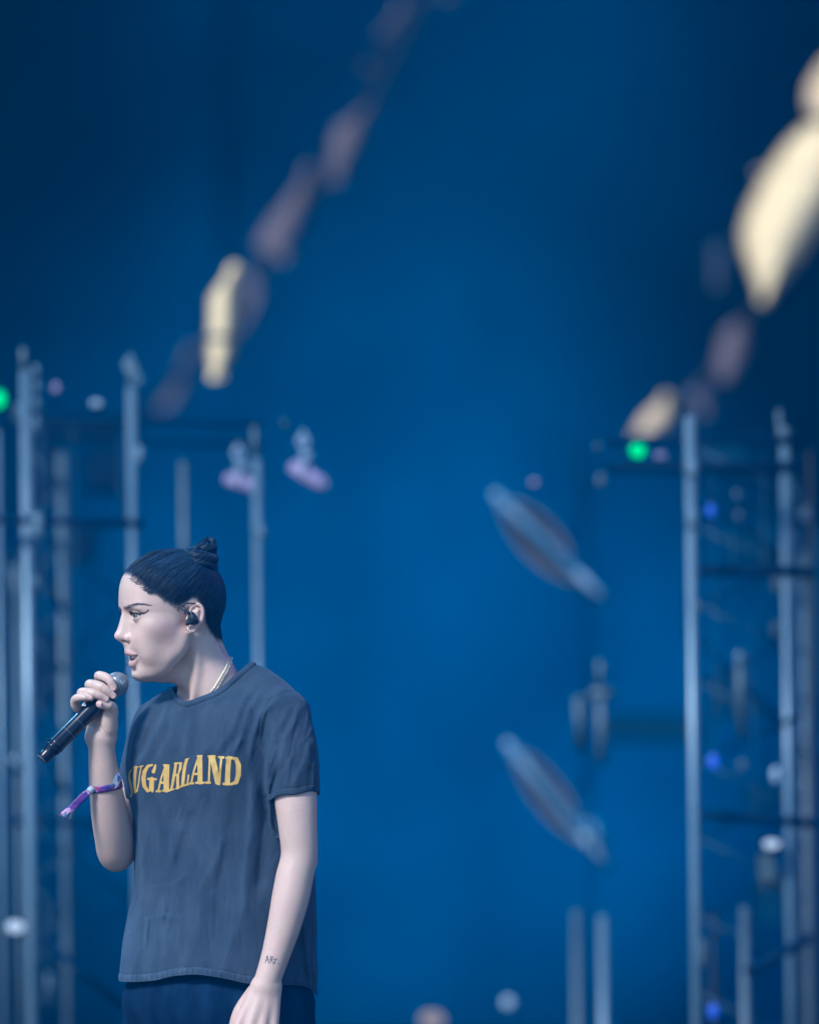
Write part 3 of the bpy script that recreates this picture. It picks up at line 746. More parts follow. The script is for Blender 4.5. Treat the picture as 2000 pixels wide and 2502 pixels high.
L.new(cr.outputs[0], mx.inputs[6]); L.new(n2.outputs[0], mx.inputs[7])
va = N.new('ShaderNodeVertexColor'); va.layer_name = 'wear'
mx2 = N.new('ShaderNodeMix'); mx2.data_type = 'RGBA'; mx2.blend_type = 'MULTIPLY'; mx2.inputs[0].default_value = 1
L.new(mx.outputs[2], mx2.inputs[6]); L.new(va.outputs[0], mx2.inputs[7]); L.new(mx2.outputs[2], b.inputs['Base Color'])
b.inputs['Roughness'].default_value = .95; b.inputs['Sheen Weight'].default_value = .15; b.inputs['Sheen Roughness'].default_value = .6; b.inputs['Sheen Tint'].default_value = (.35, .6, 1, 1)
b.inputs['Specular IOR Level'].default_value = .1
wv = N.new('ShaderNodeTexNoise'); wv.inputs['Scale'].default_value = 1500; wv.inputs['Detail'].default_value = 1; L.new(tc.outputs['Object'], wv.inputs['Vector'])
n3 = N.new('ShaderNodeTexNoise'); n3.inputs['Scale'].default_value = 26; n3.inputs['Detail'].default_value = 4; n3.inputs['Distortion'].default_value = .6; L.new(mp.outputs[0], n3.inputs['Vector'])
b1 = N.new('ShaderNodeBump'); b1.inputs['Strength'].default_value = .25; b1.inputs['Distance'].default_value = .0006; L.new(wv.outputs[0], b1.inputs['Height'])
b2 = N.new('ShaderNodeBump'); b2.inputs['Strength'].default_value = .6; b2.inputs['Distance'].default_value = .006; L.new(n3.outputs[0], b2.inputs['Height']); L.new(b1.outputs[0], b2.inputs['Normal']); L.new(b2.outputs[0], b.inputs['Normal'])
# washed-out edges: collar, hems, seams and crests worn lighter
w = np.ones(len(sv)); dc, side, t = polyline_dist(sv[:, [0, 2]], COLLAR)
w += .25 * np.exp(-((dc - 14) / 2.) ** 2) * (sv[:, 1] < 60) * -1 + .15 * np.exp(-(dc / 3) ** 2)
hb = bottom_hem(sv); w += .35 * np.exp(-((hb + 1) / 2.) ** 2) - .35 * np.exp(-((hb + 6) / 1.5) ** 2) + .28 * (hb > -18) * (sv[:, 0] < 520) * (1 + .5 * np.sin(sv[:, 0] * .5)) + .2 * np.exp(-((hb + 19) / 1.5) ** 2)
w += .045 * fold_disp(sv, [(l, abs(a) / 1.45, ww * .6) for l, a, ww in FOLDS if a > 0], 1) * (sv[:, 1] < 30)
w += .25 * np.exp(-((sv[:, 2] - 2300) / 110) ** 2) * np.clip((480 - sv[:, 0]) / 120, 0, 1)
ds, sd_, tt = polyline_dist(sv[:, [0, 2]], [(737, 1686), (700, 1686), (662, 1705), (640, 1745), (632, 1800)]); w -= .3 * np.exp(-(ds / 1.6) ** 2)
set_color_attr(shirt_o, 'wear', np.tile(np.clip(w, .4, 1.9)[:, None], (1, 3)))

# ---- printed word on the chest: one thin printed letter each, lying on the cloth
def zl(x, y): return (300 + x / 5.558, 1820 + y / 5.558)
LETTERS = [
 [([(122, 335), (92, 375), (84, 430), (92, 490), (110, 560), (122, 630), (120, 680), (108, 710), (96, 690)], [7, 12, 15, 18, 19, 15, 11, 8, 6])],
 [([(182, 300), (166, 400), (160, 520), (166, 640)], [20, 22, 20, 14]), ([(150, 308), (212, 296)], 9), ([(160, 652), (200, 620)], 11), ([(257, 290), (236, 400), (216, 540), (192, 625)], 9), ([(236, 290), (281, 280)], 8)],
 [([(410, 262), (350, 282), (303, 360), (288, 450), (300, 550), (345, 618), (385, 605)], [13, 20, 27, 30, 28, 20, 13]), ([(455, 268), (440, 320), (428, 352)], [14, 20, 25]), ([(352, 455), (462, 455)], 15), ([(405, 460), (398, 590)], 34), ([(418, 590), (415, 625)], 13)],
 [([(575, 320), (532, 450), (495, 610)], 13), ([(612, 285), (606, 440), (606, 595)], 38), ([(572, 262), (640, 262)], 12), ([(530, 500), (590, 500)], 15), ([(470, 618), (520, 618)], 15), ([(560, 610), (646, 603)], 16)],
 [([(738, 240), (716, 380), (690, 520), (672, 592)], [18, 20, 18, 15]), ([(720, 234), (818, 226)], 10), ([(803, 235), (798, 300), (772, 372)], [18, 18, 12]), ([(735, 392), (770, 382)], 11), ([(765, 392), (762, 480), (762, 565)], 19), ([(664, 600), (710, 585)], 9), ([(736, 576), (783, 562)], 10)],
 [([(885, 185), (862, 260), (845, 380), (832, 520)], [18, 22, 22, 22]), ([(870, 178), (914, 166)], 8), ([(803, 546), (912, 512)], 14), ([(912, 392), (897, 505)], 12)],
 [([(1035, 180), (985, 330), (950, 490)], 13), ([(1065, 150), (1068, 300), (1068, 480)], 34), ([(1035, 130), (1095, 126)], 11), ([(985, 372), (1045, 372)], 16), ([(932, 502), (974, 499)], 15), ([(1016, 492), (1112, 490)], 17)],
 [([(1202, 140), (1196, 300), (1188, 480)], 14), ([(1148, 488), (1202, 488)], 16), ([(1238, 150), (1275, 320), (1308, 480)], [36, 38, 36]), ([(1357, 150), (1346, 300), (1326, 505)], [13, 15, 18]), ([(1186, 134), (1268, 130)], 15), ([(1326, 142), (1386, 146)], 15)],
 [([(1460, 158), (1448, 300), (1440, 490)], 34), ([(1480, 148), (1560, 165), (1590, 250), (1588, 380), (1560, 480), (1480, 508)], [13, 26, 34, 34, 28, 13]), ([(1426, 150), (1500, 146)], 14), ([(1390, 503), (1500, 505)], 17)]]
def inside_strokes(p2, strokes, tr):
    best = np.full(len(p2), 1e3); sc_ = 5.558 if tr is zl else None
    for pts, hw in strokes:
        q = [tr(*c) for c in pts]; hw = np.broadcast_to(np.array(hw, float), (len(pts),))
        d, sd_, t = polyline_dist(p2, q); best = np.minimum(best, d - np.interp(t, np.linspace(0, 1, len(pts)), hw) / TRS)
    return best
def decal(name, T, strokes, tr, cell, lift, m, parent, thick=0.):
    pts = np.array([tr(*c) for st, hw in strokes for c in st]); pad = 9
    x0, y0 = pts.min(0) - pad; x1, y1 = pts.max(0) + pad
    nx, ny = int((x1 - x0) / cell), int((y1 - y0) / cell)
    gx, gy = np.meshgrid(x0 + np.arange(nx + 1) * cell, y0 + np.arange(ny + 1) * cell, indexing='ij')
    sd = inside_strokes(np.stack([gx.ravel(), gy.ravel()], 1), strokes, tr).reshape(gx.shape)
    on = (sd[:-1, :-1] + sd[1:, 1:] + sd[1:, :-1] + sd[:-1, 1:]) / 4 < 0
    ids = -np.ones(gx.shape, int); V = []; Fq = []
    # snap the rim to the outline so the print has clean edges
    gxs, gys = np.gradient(sd, cell); gn = np.sqrt(gxs ** 2 + gys ** 2) + 1e-6
    def vid(i, j):
        if ids[i, j] < 0:
            x, y = gx[i, j], gy[i, j]
            rim = not (0 < i < nx and 0 < j < ny and on[i - 1, j - 1] and on[i, j - 1] and on[i - 1, j] and on[i, j])
            if rim: 
                k = np.clip(sd[i, j], -cell, cell); x -= k * gxs[i, j] / gn[i, j]; y -= k * gys[i, j] / gn[i, j]
            dpt = front_depth(T, x, y)
            if dpt is None: dpt = 1e9
            ids[i, j] = len(V); V.append((x, dpt - lift, y))
        return ids[i, j]
    for i, j in np.argwhere(on):
        q = [vid(i, j), vid(i, j + 1), vid(i + 1, j + 1), vid(i + 1, j)]
        dd = [V[a][1] for a in q]
        if max(dd) - min(dd) < 14 * cell and max(dd) < 1e6: Fq.append(q)
    V = np.array(V); V[V[:, 1] > 1e6, 1] = 0
    used = sorted({a for q in Fq for a in q}); mp_ = {a: k for k, a in enumerate(used)}
    return mesh_obj(name, WA(V[used]), np.array([[mp_[a] for a in q] for q in Fq]), m, parent)
M_print = noise_color(mat('gold_print', (.6, .5, .25), .7), (.56, .37, .09), (.70, .48, .14), 60, 5, bump=.2, bscale=900, bdist=.0004)
TRS = 5.558
for st in LETTERS: decal('letter', SHIRT_T, st, zl, 1.1, 1.3, M_print, shirt_o)
TRS = 3.023
M_ink = mat('ink', (.05, .06, .12), .6)
def z5(x, y): return (250 + x / 3.023, 2000 + y / 3.023)
decal('tattoo', BODY_T, [([(1215, 1032), (1228, 980), (1240, 1036)], 2.6), ([(1217, 1014), (1240, 1010)], 2.4), ([(1254, 985), (1250, 1034)], 2.6),
      ([(1252, 986), (1270, 990), (1256, 1010), (1276, 1034)], 2.4), ([(1270, 1008), (1302, 1003)], 2.4), ([(1288, 1006), (1282, 1034), (1270, 1040)], 2.4), ([(1312, 1040), (1314, 1041)], 3.4)],
      z5, .6, .5, M_ink, singer)

# ---- jeans, shoes (mostly below the frame)
def loft(sections, n=40):
    """sections: (cx, depth, row, ra, rb) ellipse rings"""
    ang = np.linspace(0, 2 * np.pi, n, endpoint=False); V = []
    for cx, dp, y, ra, rb in sections:
        V.append(np.stack([cx + ra * np.cos(ang) * tS[0] - rb * np.sin(ang) * tS[1] * -1 * -1, dp + ra * np.cos(ang) * tS[1] + rb * np.sin(ang) * tS[0], np.full(n, y)], 1))
    V = np.concatenate(V); k = len(sections)
    Fc = [[i * n + j, (i + 1) * n + j, (i + 1) * n + (j + 1) % n, i * n + (j + 1) % n] for i in range(k - 1) for j in range(n)]
    Fc += [list(range(n)), [(k - 1) * n + j for j in range(n)][::-1]]
    return V, Fc
jf = Field()
jf.ell((532, 12, 2455), (264, 192, 150), 10, np.array([[tS[0], tS[1], 0], [-tS[1], tS[0], 0], [0, 0, 1.]]))
jf.ell((530, 10, 2330), (190, 165, 60), 20)
def leg(h, kx, a):
    jf.chain([h, kx, a], [140, 98, 76], 26, sub=5)
leg((430, 75, 2560), (420, 60, 3080), (430, 70, 3640)); leg((640, -60, 2560), (635, -90, 3080), (640, -85, 3640))
def jd(p): return -(2.2 * wob(p * (1, 1, .6), 26.) + 1.2 * wob(p, 12., 1.))
jf.add(jd, (200, -400, 2300), (900, 400, 3700), 1, 'd')
jf.add(lambda p: np.maximum(2350 - p[:, 2], p[:, 2] - 3650), (-999, -999, -999), (9999, 9999, 9999), 2, 'i')
jv, jq = polygonise(jf, (250, -260, 2340), (830, 260, 3670), 6.0); jv = relax(jv, jq, 1)
M_jeans = noise_color(mat('denim', (.03, .05, .1), .95, spec=.04), (.004, .015, .046), (.008, .027, .072), 20, 6, stretch=(2, 2, .6), bump=.5, bscale=900, bdist=.0006)
jeans_o = mesh_obj('jeans', WA(jv), jq, M_jeans, singer)
M_shoe = mat('shoe_leather', (.02, .02, .022), .4); M_sole = mat('sole', (.5, .5, .48), .7)
for (ax, ad) in ((430, 70), (640, -85)):
    sf = Field(); d_ = np.array((-tS[1] * -1, 0, 0)) * 0
    fx, fd = -math.sin(TY), -math.cos(TY)
    sf.capsule((ax, ad, 3640), (ax, ad, 3690), 55, 52, 10)
    sf.chain([(ax - 20 * fx, ad - 20 * fd, 3690), (ax + 80 * fx, ad + 80 * fd, 3698), (ax + 215 * fx, ad + 215 * fd, 3710)], [56, 58, 44], 20, sub=3)
    sf.add(lambda p: p[:, 2] - 3728, (-999, -999, -999), (9999, 9999, 9999), 3, 'i')
    v_, q_ = polygonise(sf, (ax - 260, ad - 300, 3600), (ax + 160, ad + 160, 3740), 7.0)
    so = mesh_obj('shoe', WA(v_), q_, M_shoe, singer)
    ol = v_[(v_[:, 2] > 3700)]; 
    lp = Field(); lp.chain([(ax - 22 * fx, ad - 22 * fd, 3733), (ax + 80 * fx, ad + 80 * fd, 3733), (ax + 212 * fx, ad + 212 * fd, 3733)], [56, 60, 46], 4)
    lp.add(lambda p: np.maximum(3725 - p[:, 2], p[:, 2] - 3739.5), (-999, -999, -999), (9999, 9999, 9999), 2, 'i')
    v_, q_ = polygonise(lp, (ax - 260, ad - 300, 3715), (ax + 160, ad + 160, 3748), 6.0)
    mesh_obj('sole', WA(v_), q_, M_sole, so)

# ---- eyes
M_eye = mat('eyeball', (.7, .7, .7), .12); N, L, b = nodes(M_eye)
va = N.new('ShaderNodeVertexColor'); va.layer_name = 'iris'; L.new(va.outputs[0], b.inputs['Base Color'])
for C, sg in eyes:
    v_, f_q = uvs(C, EYE_R, 72, 48)
    az = math.radians(27 if sg > 0 else -6); gz = np.array([-(math.cos(az)) * cY + math.sin(az) * sY, -math.cos(az) * sY - math.sin(az) * cY, .04]); gz /= np.linalg.norm(gz)
    n_ = (v_ - C) / EYE_R; ca = np.degrees(np.arccos(np.clip(n_ @ gz, -1, 1)))
    v_ = v_ + n_ * (1.6 * np.exp(-(ca / 22) ** 2))[:, None]
    cc = np.tile([.50, .48, .48], (len(v_), 1)).astype(float)
    cc[ca < 30] = (.03, .05, .06); cc[ca < 26.5] = (.09, .15, .14); cc[ca < 17] = (.16, .21, .17); cc[ca < 10.5] = (.008, .008, .01)
    eo = mesh_obj('eye', WA(v_), f_q, M_eye, singer); set_color_attr(eo, 'iris', cc)
# eyelashes
M_lash = mat('lash', (.01, .01, .012), .6)
lm = MB()
for C, sg in eyes:
    for k in range(26):
        t = -1 + 2 * k / 25; azd = 22 + 56 * t; el0 = UPL * (1 - abs(t) ** 2.2) - 2 + 3 * t
        pth = []
        for u_ in np.linspace(0, 1, 4):
            r_ = EYE_R + 2.0 + 9.5 * u_; a_ = math.radians(azd + 6 * t * u_); e_ = math.radians(el0 + 3 + 16 * u_ * u_ + 3 * u_)
            f0 = r_ * math.cos(e_) * math.cos(a_); s0 = r_ * math.cos(e_) * math.sin(a_) * sg
            pth.append((C[0] - f0 * cY + s0 * sY, C[1] - f0 * sY - s0 * cY, C[2] - r_ * math.sin(e_)))
        lm.add(tube(WA(np.array(pth)), [.00042, .00035, .00025, .0001], 4))
lash_o = lm.build('eyelashes', M_lash, singer); lash_o['kind'] = 'stuff'
# teeth
M_teeth = mat('teeth', (.72, .69, .62), .25)
def tooth(c, r): 
    v_, q_ = uvs(c, r, 12, 8); return v_, q_
tu, tl = MB(), MB()
for k in range(-5, 6):
    a = k * .19; ff = 97 - 34 * (1 - math.cos(a * 1.3)); ss = 30 * math.sin(a * 1.05)
    v_, q_ = tooth(Lp(ff, ss, 1603.0), (4.0, 4.0, 5.6)); tu.add((WA(v_), q_))
    v_, q_ = tooth(Lp(ff - 9, ss * .92, 1616.5), (3.6, 3.6, 4.6)); tl.add((WA(v_), q_))
tu.build('upper_teeth', M_teeth, singer); tl.build('lower_teeth', M_teeth, singer)

# ---- nails: shallow curved plates set on the finger ends
M_nail = mat('nail', (.66, .45, .42), .18)
def nail(c, dirv, up, a_=8.5, b_=5.6):
    c = np.array(c, float); d_ = np.array(dirv, float); d_ /= np.linalg.norm(d_); n_ = np.array(up, float); n_ -= d_ * (n_ @ d_); n_ /= np.linalg.norm(n_); s0 = np.cross(d_, n_)
    V = []; nu, nv = 9, 9
    for i in range(nu):
        for j in range(nv):
            u_, w_ = -1 + 2 * i / (nu - 1), -1 + 2 * j / (nv - 1)
            ww = w_ * (1 - .25 * max(u_, 0) ** 3 - .18 * max(-u_, 0) ** 3)
            V.append(c + d_ * u_ * a_ + s0 * ww * b_ + n_ * (-.42 * b_ * ww * ww + .25))
    Fq = [[i * nv + j, i * nv + j + 1, (i + 1) * nv + j + 1, (i + 1) * nv + j] for i in range(nu - 1) for j in range(nv - 1)]
    V2 = [v + -n_ * 1.2 for v in V]; m_ = len(V); Fa = Fq + [[a + m_ for a in q][::-1] for q in Fq]
    rim = [(0, j) for j in range(nv)] + [(i, nv - 1) for i in range(1, nu)] + [(nu - 1, j) for j in range(nv - 2, -1, -1)] + [(i, 0) for i in range(nu - 2, 0, -1)]
    rim = [i * nv + j for i, j in rim]
    for k in range(len(rim)): a, b_2 = rim[k], rim[(k + 1) % len(rim)]; Fa.append([a, b_2, b_2 + m_, a + m_])
    return mesh_obj('fingernail', WA(np.array(V + V2)), Fa, M_nail, singer)
def nail_on(x, y, dx, dy, a_, b_, tilt=0.):
    dp = front_depth(BODY_T, x, y, -115); d1 = front_depth(BODY_T, x + dx * .5, y + dy * .5, dp); d0 = front_depth(BODY_T, x - dx * .5, y - dy * .5, dp)
    h = BODY_T.ray_cast(Vector((x, -400, y)), Vector((0, 1, 0))); nn = np.array(h[1]) if h[1] is not None else np.array((0, -1, 0)); nn = nn if nn[1] < 0 else -nn
    nail((x, dp - .3, y), (dx, np.clip(d1 - d0, -8, 8), dy), nn, a_, b_)
nail_on(277.5, 1677, 5, 10, 8, 4.8); nail_on(276, 1696, 8, 9, 8, 5.0); nail_on(259, 1704.5, 10, 6, 7.5, 4.6); nail_on(221, 1703.5, 12, 1, 6.5, 4.0); nail_on(245, 1718, -12, -1, 8, 6.0)
# ------------------------------------------------------------------ hair
headf = Field(); headf.ops = [o for o in body.ops if True][:0]
headf.ell(SK_C, (124, 98, 103), 8, Mh); headf.ell(Lp(-42, 0, 1478), (80, 84, 82), 25, Mh); headf.add(face_fn, lo_f, hi_f, 14)
headf.chain([(462, YH + 22, 1555), (492, YH + 28, 1625)], [70, 70], 22)
def hair_d(p):
    f, s, y = to_local(p); d2 = poly_sd(np.stack([f, y], 1), HAIRLINE)
    edge = 1.0 * np.sin(f * .9 + s * .6) + .8 * np.sin(f * 2.3)
    d0 = headf.eval(p)
    return d0 - np.clip(-(d2 + 5 + edge * 1.2) * .16, -1.5, 5.5)
hairf = Field(); hairf.add(hair_d, (260, -170, 1320), (570, 120, 1590), 1)
def occ(p):   # flatter, slightly fuller back of the head as in the photo
    return p
# strand relief: ridges run from the hairline towards the bun
BUN = np.array(Lp(-74, 30, 1386))
BUNL = (-74., 1386.)
def strand_relief(p):
    f, s, y = to_local(p); a = np.arctan2(y - BUNL[1], f - BUNL[0]); d = np.hypot(f - BUNL[0], y - BUNL[1])
    a = a + s * .004
    return -(.55 * np.sin(a * 46 + 1.3 * np.sin(d * .05) + 2 * np.sin(a * 9)) + .35 * np.sin(a * 101 + 2 * np.sin(a * 17))) * np.clip((d - 30) / 40, 0, 1)
hairf.add(strand_relief, (260, -170, 1320), (570, 120, 1590), 1, 'd')
hv, hq = polygonise(hairf, (270, -160, 1325), (570, 110, 1585), 1.8)
hv, hq = keep_main(hv, hq)
# keep only the faces that really are hair (drop those buried in the head)
f0, s0, y0 = to_local(hv); d2v = poly_sd(np.stack([f0, y0], 1), HAIRLINE); hd = headf.eval(hv)
keepv = (d2v < -2) 
hqk = hq[keepv[hq].all(1)]; used = np.unique(hqk); mpv = -np.ones(len(hv), int); mpv[used] = np.arange(len(used)); hv, hq = hv[used], mpv[hqk]
M_hair = mat('black_hair', (.003, .010, .024), .5, spec=.14); 
N, L, b = nodes(M_hair); b.inputs['Sheen Weight'].default_value = .5; b.inputs['Sheen Roughness'].default_value = .35; b.inputs['Sheen Tint'].default_value = (.15, .4, 1, 1)
M_cap = M_hair.copy(); M_cap.name = 'combed_hair'; N, L, b = nodes(M_cap); va = N.new('ShaderNodeVertexColor'); va.layer_name = 'streak'; L.new(va.outputs[0], b.inputs['Base Color'])
N, L, b = nodes(M_hair); hi = N.new('ShaderNodeHairInfo'); cr = N.new('ShaderNodeValToRGB'); cr.color_ramp.elements[0].color = (.002, .006, .016, 1); cr.color_ramp.elements[1].color = (.03, .07, .13, 1); cr.color_ramp.elements[0].position = .45; L.new(hi.outputs['Random'], cr.inputs[0]); L.new(cr.outputs[0], b.inputs['Base Color'])
hair_o = mesh_obj('hair', WA(hv), hq, M_cap, singer)
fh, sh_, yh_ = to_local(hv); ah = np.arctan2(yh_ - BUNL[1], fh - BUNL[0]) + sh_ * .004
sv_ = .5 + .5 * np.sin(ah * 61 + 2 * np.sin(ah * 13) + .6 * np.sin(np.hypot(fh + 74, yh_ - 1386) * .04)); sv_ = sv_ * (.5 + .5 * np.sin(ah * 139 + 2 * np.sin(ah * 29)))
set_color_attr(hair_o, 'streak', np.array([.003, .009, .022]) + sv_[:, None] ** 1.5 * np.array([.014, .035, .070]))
# bun: a rope of hair coiled up to a point
bunf = Field()
pts, rad = [], []
for k in range(64):
    t = k / 63; a = t * 2 * math.pi * 1.9 + .8; rr = 33 * (1 - t) ** .6 + 4
    cxx = 486 + 30 * t ** 1.3; cyy = 1376 - 44 * t; 
    # coil plane normal points up and slightly back
    e1 = np.array((.92, 0, .38)); e2 = np.array((0, 1, 0))
    pts.append(np.array((cxx, BUN[1], cyy)) + e1 * rr * math.cos(a) + e2 * rr * math.sin(a)); rad.append(17 - 7 * t)
bunf.chain(pts, rad, 2, sub=2)
bunf.capsule((482, BUN[1], 1386), (506, BUN[1], 1350), 31, 18, 6)
bunf.chain([(516, BUN[1] - 6, 1340), (521, BUN[1] - 8, 1326), (519, BUN[1], 1318), (508, BUN[1] + 4, 1320), (497, BUN[1] - 6, 1328), (482, BUN[1] - 16, 1340), (468, BUN[1] - 18, 1356), (456, BUN[1] - 10, 1368)], [9, 7.5, 7, 8, 10, 11, 10, 8], 3)
bunf.chain([(458, BUN[1] - 12, 1360), (462, BUN[1] - 24, 1378), (478, BUN[1] - 34, 1392), (502, BUN[1] - 30, 1395), (520, BUN[1] - 12, 1388), (526, BUN[1] + 6, 1370)], [7, 9, 8, 8, 9, 7], 3)
bunf.chain([(470, BUN[1] - 26, 1352), (486, BUN[1] - 30, 1366), (506, BUN[1] - 26, 1376), (522, BUN[1] - 12, 1366), (524, BUN[1], 1345)], [7, 9, 9, 9, 6], 2)
for (cx_, cy_, ra_, r_) in ((488, 1376, 35, 12), (495, 1358, 28, 11), (505, 1341, 18, 9)):
    bunf.chain([(cx_ + .95 * ra_ * math.cos(a_), BUN[1] + ra_ * math.sin(a_), cy_ + .34 * ra_ * math.cos(a_) + 3 * math.sin(2 * a_)) for a_ in np.linspace(0, 2 * math.pi, 13)], [r_ + 1.2 * math.sin(k) for k in range(13)], 2, sub=2)
def bun_rel(p):
    return -(.35 * np.sin((p[:, 0] * .5 + p[:, 2] * .9) * .9 + 2 * np.sin(p[:, 1] * .12) + 1.5 * np.sin(p[:, 0] * .11)) + .25 * np.sin(p[:, 0] * .35 + p[:, 2] * .5 + p[:, 1] * .2))
bunf.add(bun_rel, (430, -120, 1290), (560, 90, 1410), 1, 'd')
nv_, nq_ = polygonise(bunf, (430, -140, 1300), (560, 80, 1425), 1.8)
bun_o = mesh_obj('hair_bun', WA(nv_), nq_, M_cap, hair_o)
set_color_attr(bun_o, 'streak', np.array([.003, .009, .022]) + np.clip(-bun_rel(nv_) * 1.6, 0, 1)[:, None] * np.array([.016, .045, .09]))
# fine strands, combed back over the cap and frayed along the hairline
HAIR_T = bvh(hv, hq); rs = np.random.RandomState(11)
CEN = np.array(SK_C)
def surf(dirs):
    """radius of the combined head+hair surface along unit directions from the skull centre"""
    lo = np.full(len(dirs), 60.); hi = np.full(len(dirs), 170.)
    for _ in range(11):
        mid = (lo + hi) / 2; v = np.minimum(hair_d(CEN + dirs * mid[:, None]), headf.eval(CEN + dirs * mid[:, None])); lo = np.where(v < 0, mid, lo); hi = np.where(v < 0, hi, mid)
    return (lo + hi) / 2
NS = 3400; K = 12
roots = []
HL = np.array(HAIRLINE[:16], float); seg = np.cumsum(np.r_[0, np.linalg.norm(np.diff(HL, axis=0), axis=1)])
while len(roots) < NS:
    u_ = rs.rand() * seg[-1]; f1 = np.interp(u_, seg, HL[:, 0]); y1 = np.interp(u_, seg, HL[:, 1])
    front = f1 > -20
    if rs.rand() < .6:       # along the line, a few starting on bare skin
        j = rs.randn() * 4.5 + (1 if front else -1); dx_, dy_ = (f1 + 40), (y1 - 1400); nrm = math.hypot(dx_, dy_); f1 += dx_ / nrm * j; y1 += dy_ / nrm * j
    else:
        w_ = rs.rand() ** .7; f1 = f1 + (BUNL[0] - f1) * w_ * .8; y1 = y1 + (BUNL[1] - y1) * w_ * .8
    roots.append((f1, y1, 1 if rs.rand() < .82 else -1))
roots = np.array(roots)
# root direction: find s so that the point lies on the surface
fz, yz = (roots[:, 0] + 4) , (roots[:, 1] - 1449)
rem = 1 - (fz / 131) ** 2 - (yz / 110) ** 2; sz = 101 * np.sqrt(np.clip(rem, .003, 1)) * roots[:, 2]
def loc_dir(f, s, y): 
    v = np.stack([-f * cY + s * sY, -f * sY - s * cY, y], 1); return v / np.linalg.norm(v, axis=1)[:, None]
d0 = loc_dir(fz, sz, yz); bt = loc_dir(np.full(NS, -70.) + rs.randn(NS) * 4, rs.randn(NS) * 9 + roots[:, 2] * 10, np.full(NS, -72.) + rs.randn(NS) * 5)
om = np.arccos(np.clip((d0 * bt).sum(1), -1, 1)); so_ = np.maximum(np.sin(om), 1e-3)
frac = np.where(rs.rand(NS) < .25, .25 + .4 * rs.rand(NS), 1.0)
TT = np.linspace(0, 1, K); allp = []
for t in TT:
    tt = t * frac; dr = (np.sin((1 - tt) * om) / so_)[:, None] * d0 + (np.sin(tt * om) / so_)[:, None] * bt
    dr += .012 * np.sin(t * 5 + rs.rand(NS)[:, None] * 0 + np.arange(NS)[:, None]) ; dr /= np.linalg.norm(dr, axis=1)[:, None]
    rr = surf(dr); lift = (.4 + .9 * rs.rand(NS)) if t == 0 else lift
    allp.append(CEN + dr * (rr + (0.1 + lift * np.sin(np.pi * min(t * 1.3, 1)) ** .7))[:, None])
allp = np.stack(allp, 1)
def strands(name, P, rad, parent):
    hc = bpy.data.hair_curves.new(name); n, k, _ = P.shape
    hc.add_curves([k] * n); Wp = WA(P.reshape(-1, 3)).astype(np.float32)
    hc.attributes['position'].data.foreach_set('vector', Wp.ravel())
    ra = hc.attributes.get('radius') or hc.attributes.new('radius', 'FLOAT', 'POINT')
    ra.data.foreach_set('value', np.tile(rad, n).astype(np.float32))
    hc.materials.append(M_hair)
    o = bpy.data.objects.new(name, hc); COL.objects.link(o); o.parent = parent; o.matrix_parent_inverse = parent.matrix_world.inverted(); o['kind'] = 'stuff'
    return o
strands('hair_strands', allp, np.interp(TT, [0, .2, .4, 1], [.00008, .00022, .00042, .00042]), hair_o)
# baby hairs at the temple and nape
bp_ = []
for k in range(80):
    if k < 55: x0, y0_, s1 = 311 + rs.rand() * 60, 0, 1; y0_ = 1405 + (x0 - 311) * .72 + rs.rand() * 8; dx, dy = 6 + rs.rand() * 8, 4 + rs.randn() * 4; cx_, cy_ = 10 + rs.rand() * 8, -6 - rs.rand() * 8
    elif k < 75: x0 = 395 + rs.rand() * 60; y0_ = 1462 + (x0 - 395) * .55 + rs.rand() * 8; dx, dy = 3, -8; cx_, cy_ = 10, -18 
    else: x0 = 520 + rs.rand() * 22; y0_ = 1548 + rs.rand() * 22; dx, dy = 4, 8 ; cx_, cy_ = 6 + rs.rand() * 6, -10
    row = []
    for t in np.linspace(0, 1, 6):
        x = x0 + dx * t * (1 - t) * 2 + cx_ * t; y = y0_ + dy * t * (1 - t) * 2 + cy_ * t
        dp = front_depth(BODY_T, x, y, None); row.append((x, (dp if dp is not None else -60) - .5 - .5 * t, y))
    if max(r[1] for r in row) < 60 and np.ptp([r[1] for r in row]) < 40: bp_.append(row)
strands('baby_hairs', np.array(bp_), np.linspace(.0003, .00012, 6), hair_o)
# brow hairs
rows = []
for k in range(90):
    t = .06 + .9 * rs.rand(); fb = np.interp(t, np.linspace(0, 1, 6), [q[0] for q in BROW]); yb = np.interp(t, np.linspace(0, 1, 6), [q[1] for q in BROW]); sb = np.interp(t, np.linspace(0, 1, 6), [22, 30, 40, 52, 64, 74])
    wb = np.interp(t, [0, .15, .5, 1], [3, 4, 2.6, .8]); yb += rs.uniform(-wb, wb) * .8; X0 = OX - fb * cY + sb * sY
    row = []
    for u_ in np.linspace(0, 1, 4):
        x = X0 + 4.5 * u_; y = yb - (2.5 - 3.5 * t) * u_; dp = front_depth(BODY_T, x, y, None); row.append((x, (dp if dp is not None else -120) - .6 * u_ - .2, y))
    if np.ptp([r[1] for r in row]) < 14: rows.append(row)
strands('eyebrow', np.array(rows), np.array([.0002, .00022, .00016, .00006]), singer)

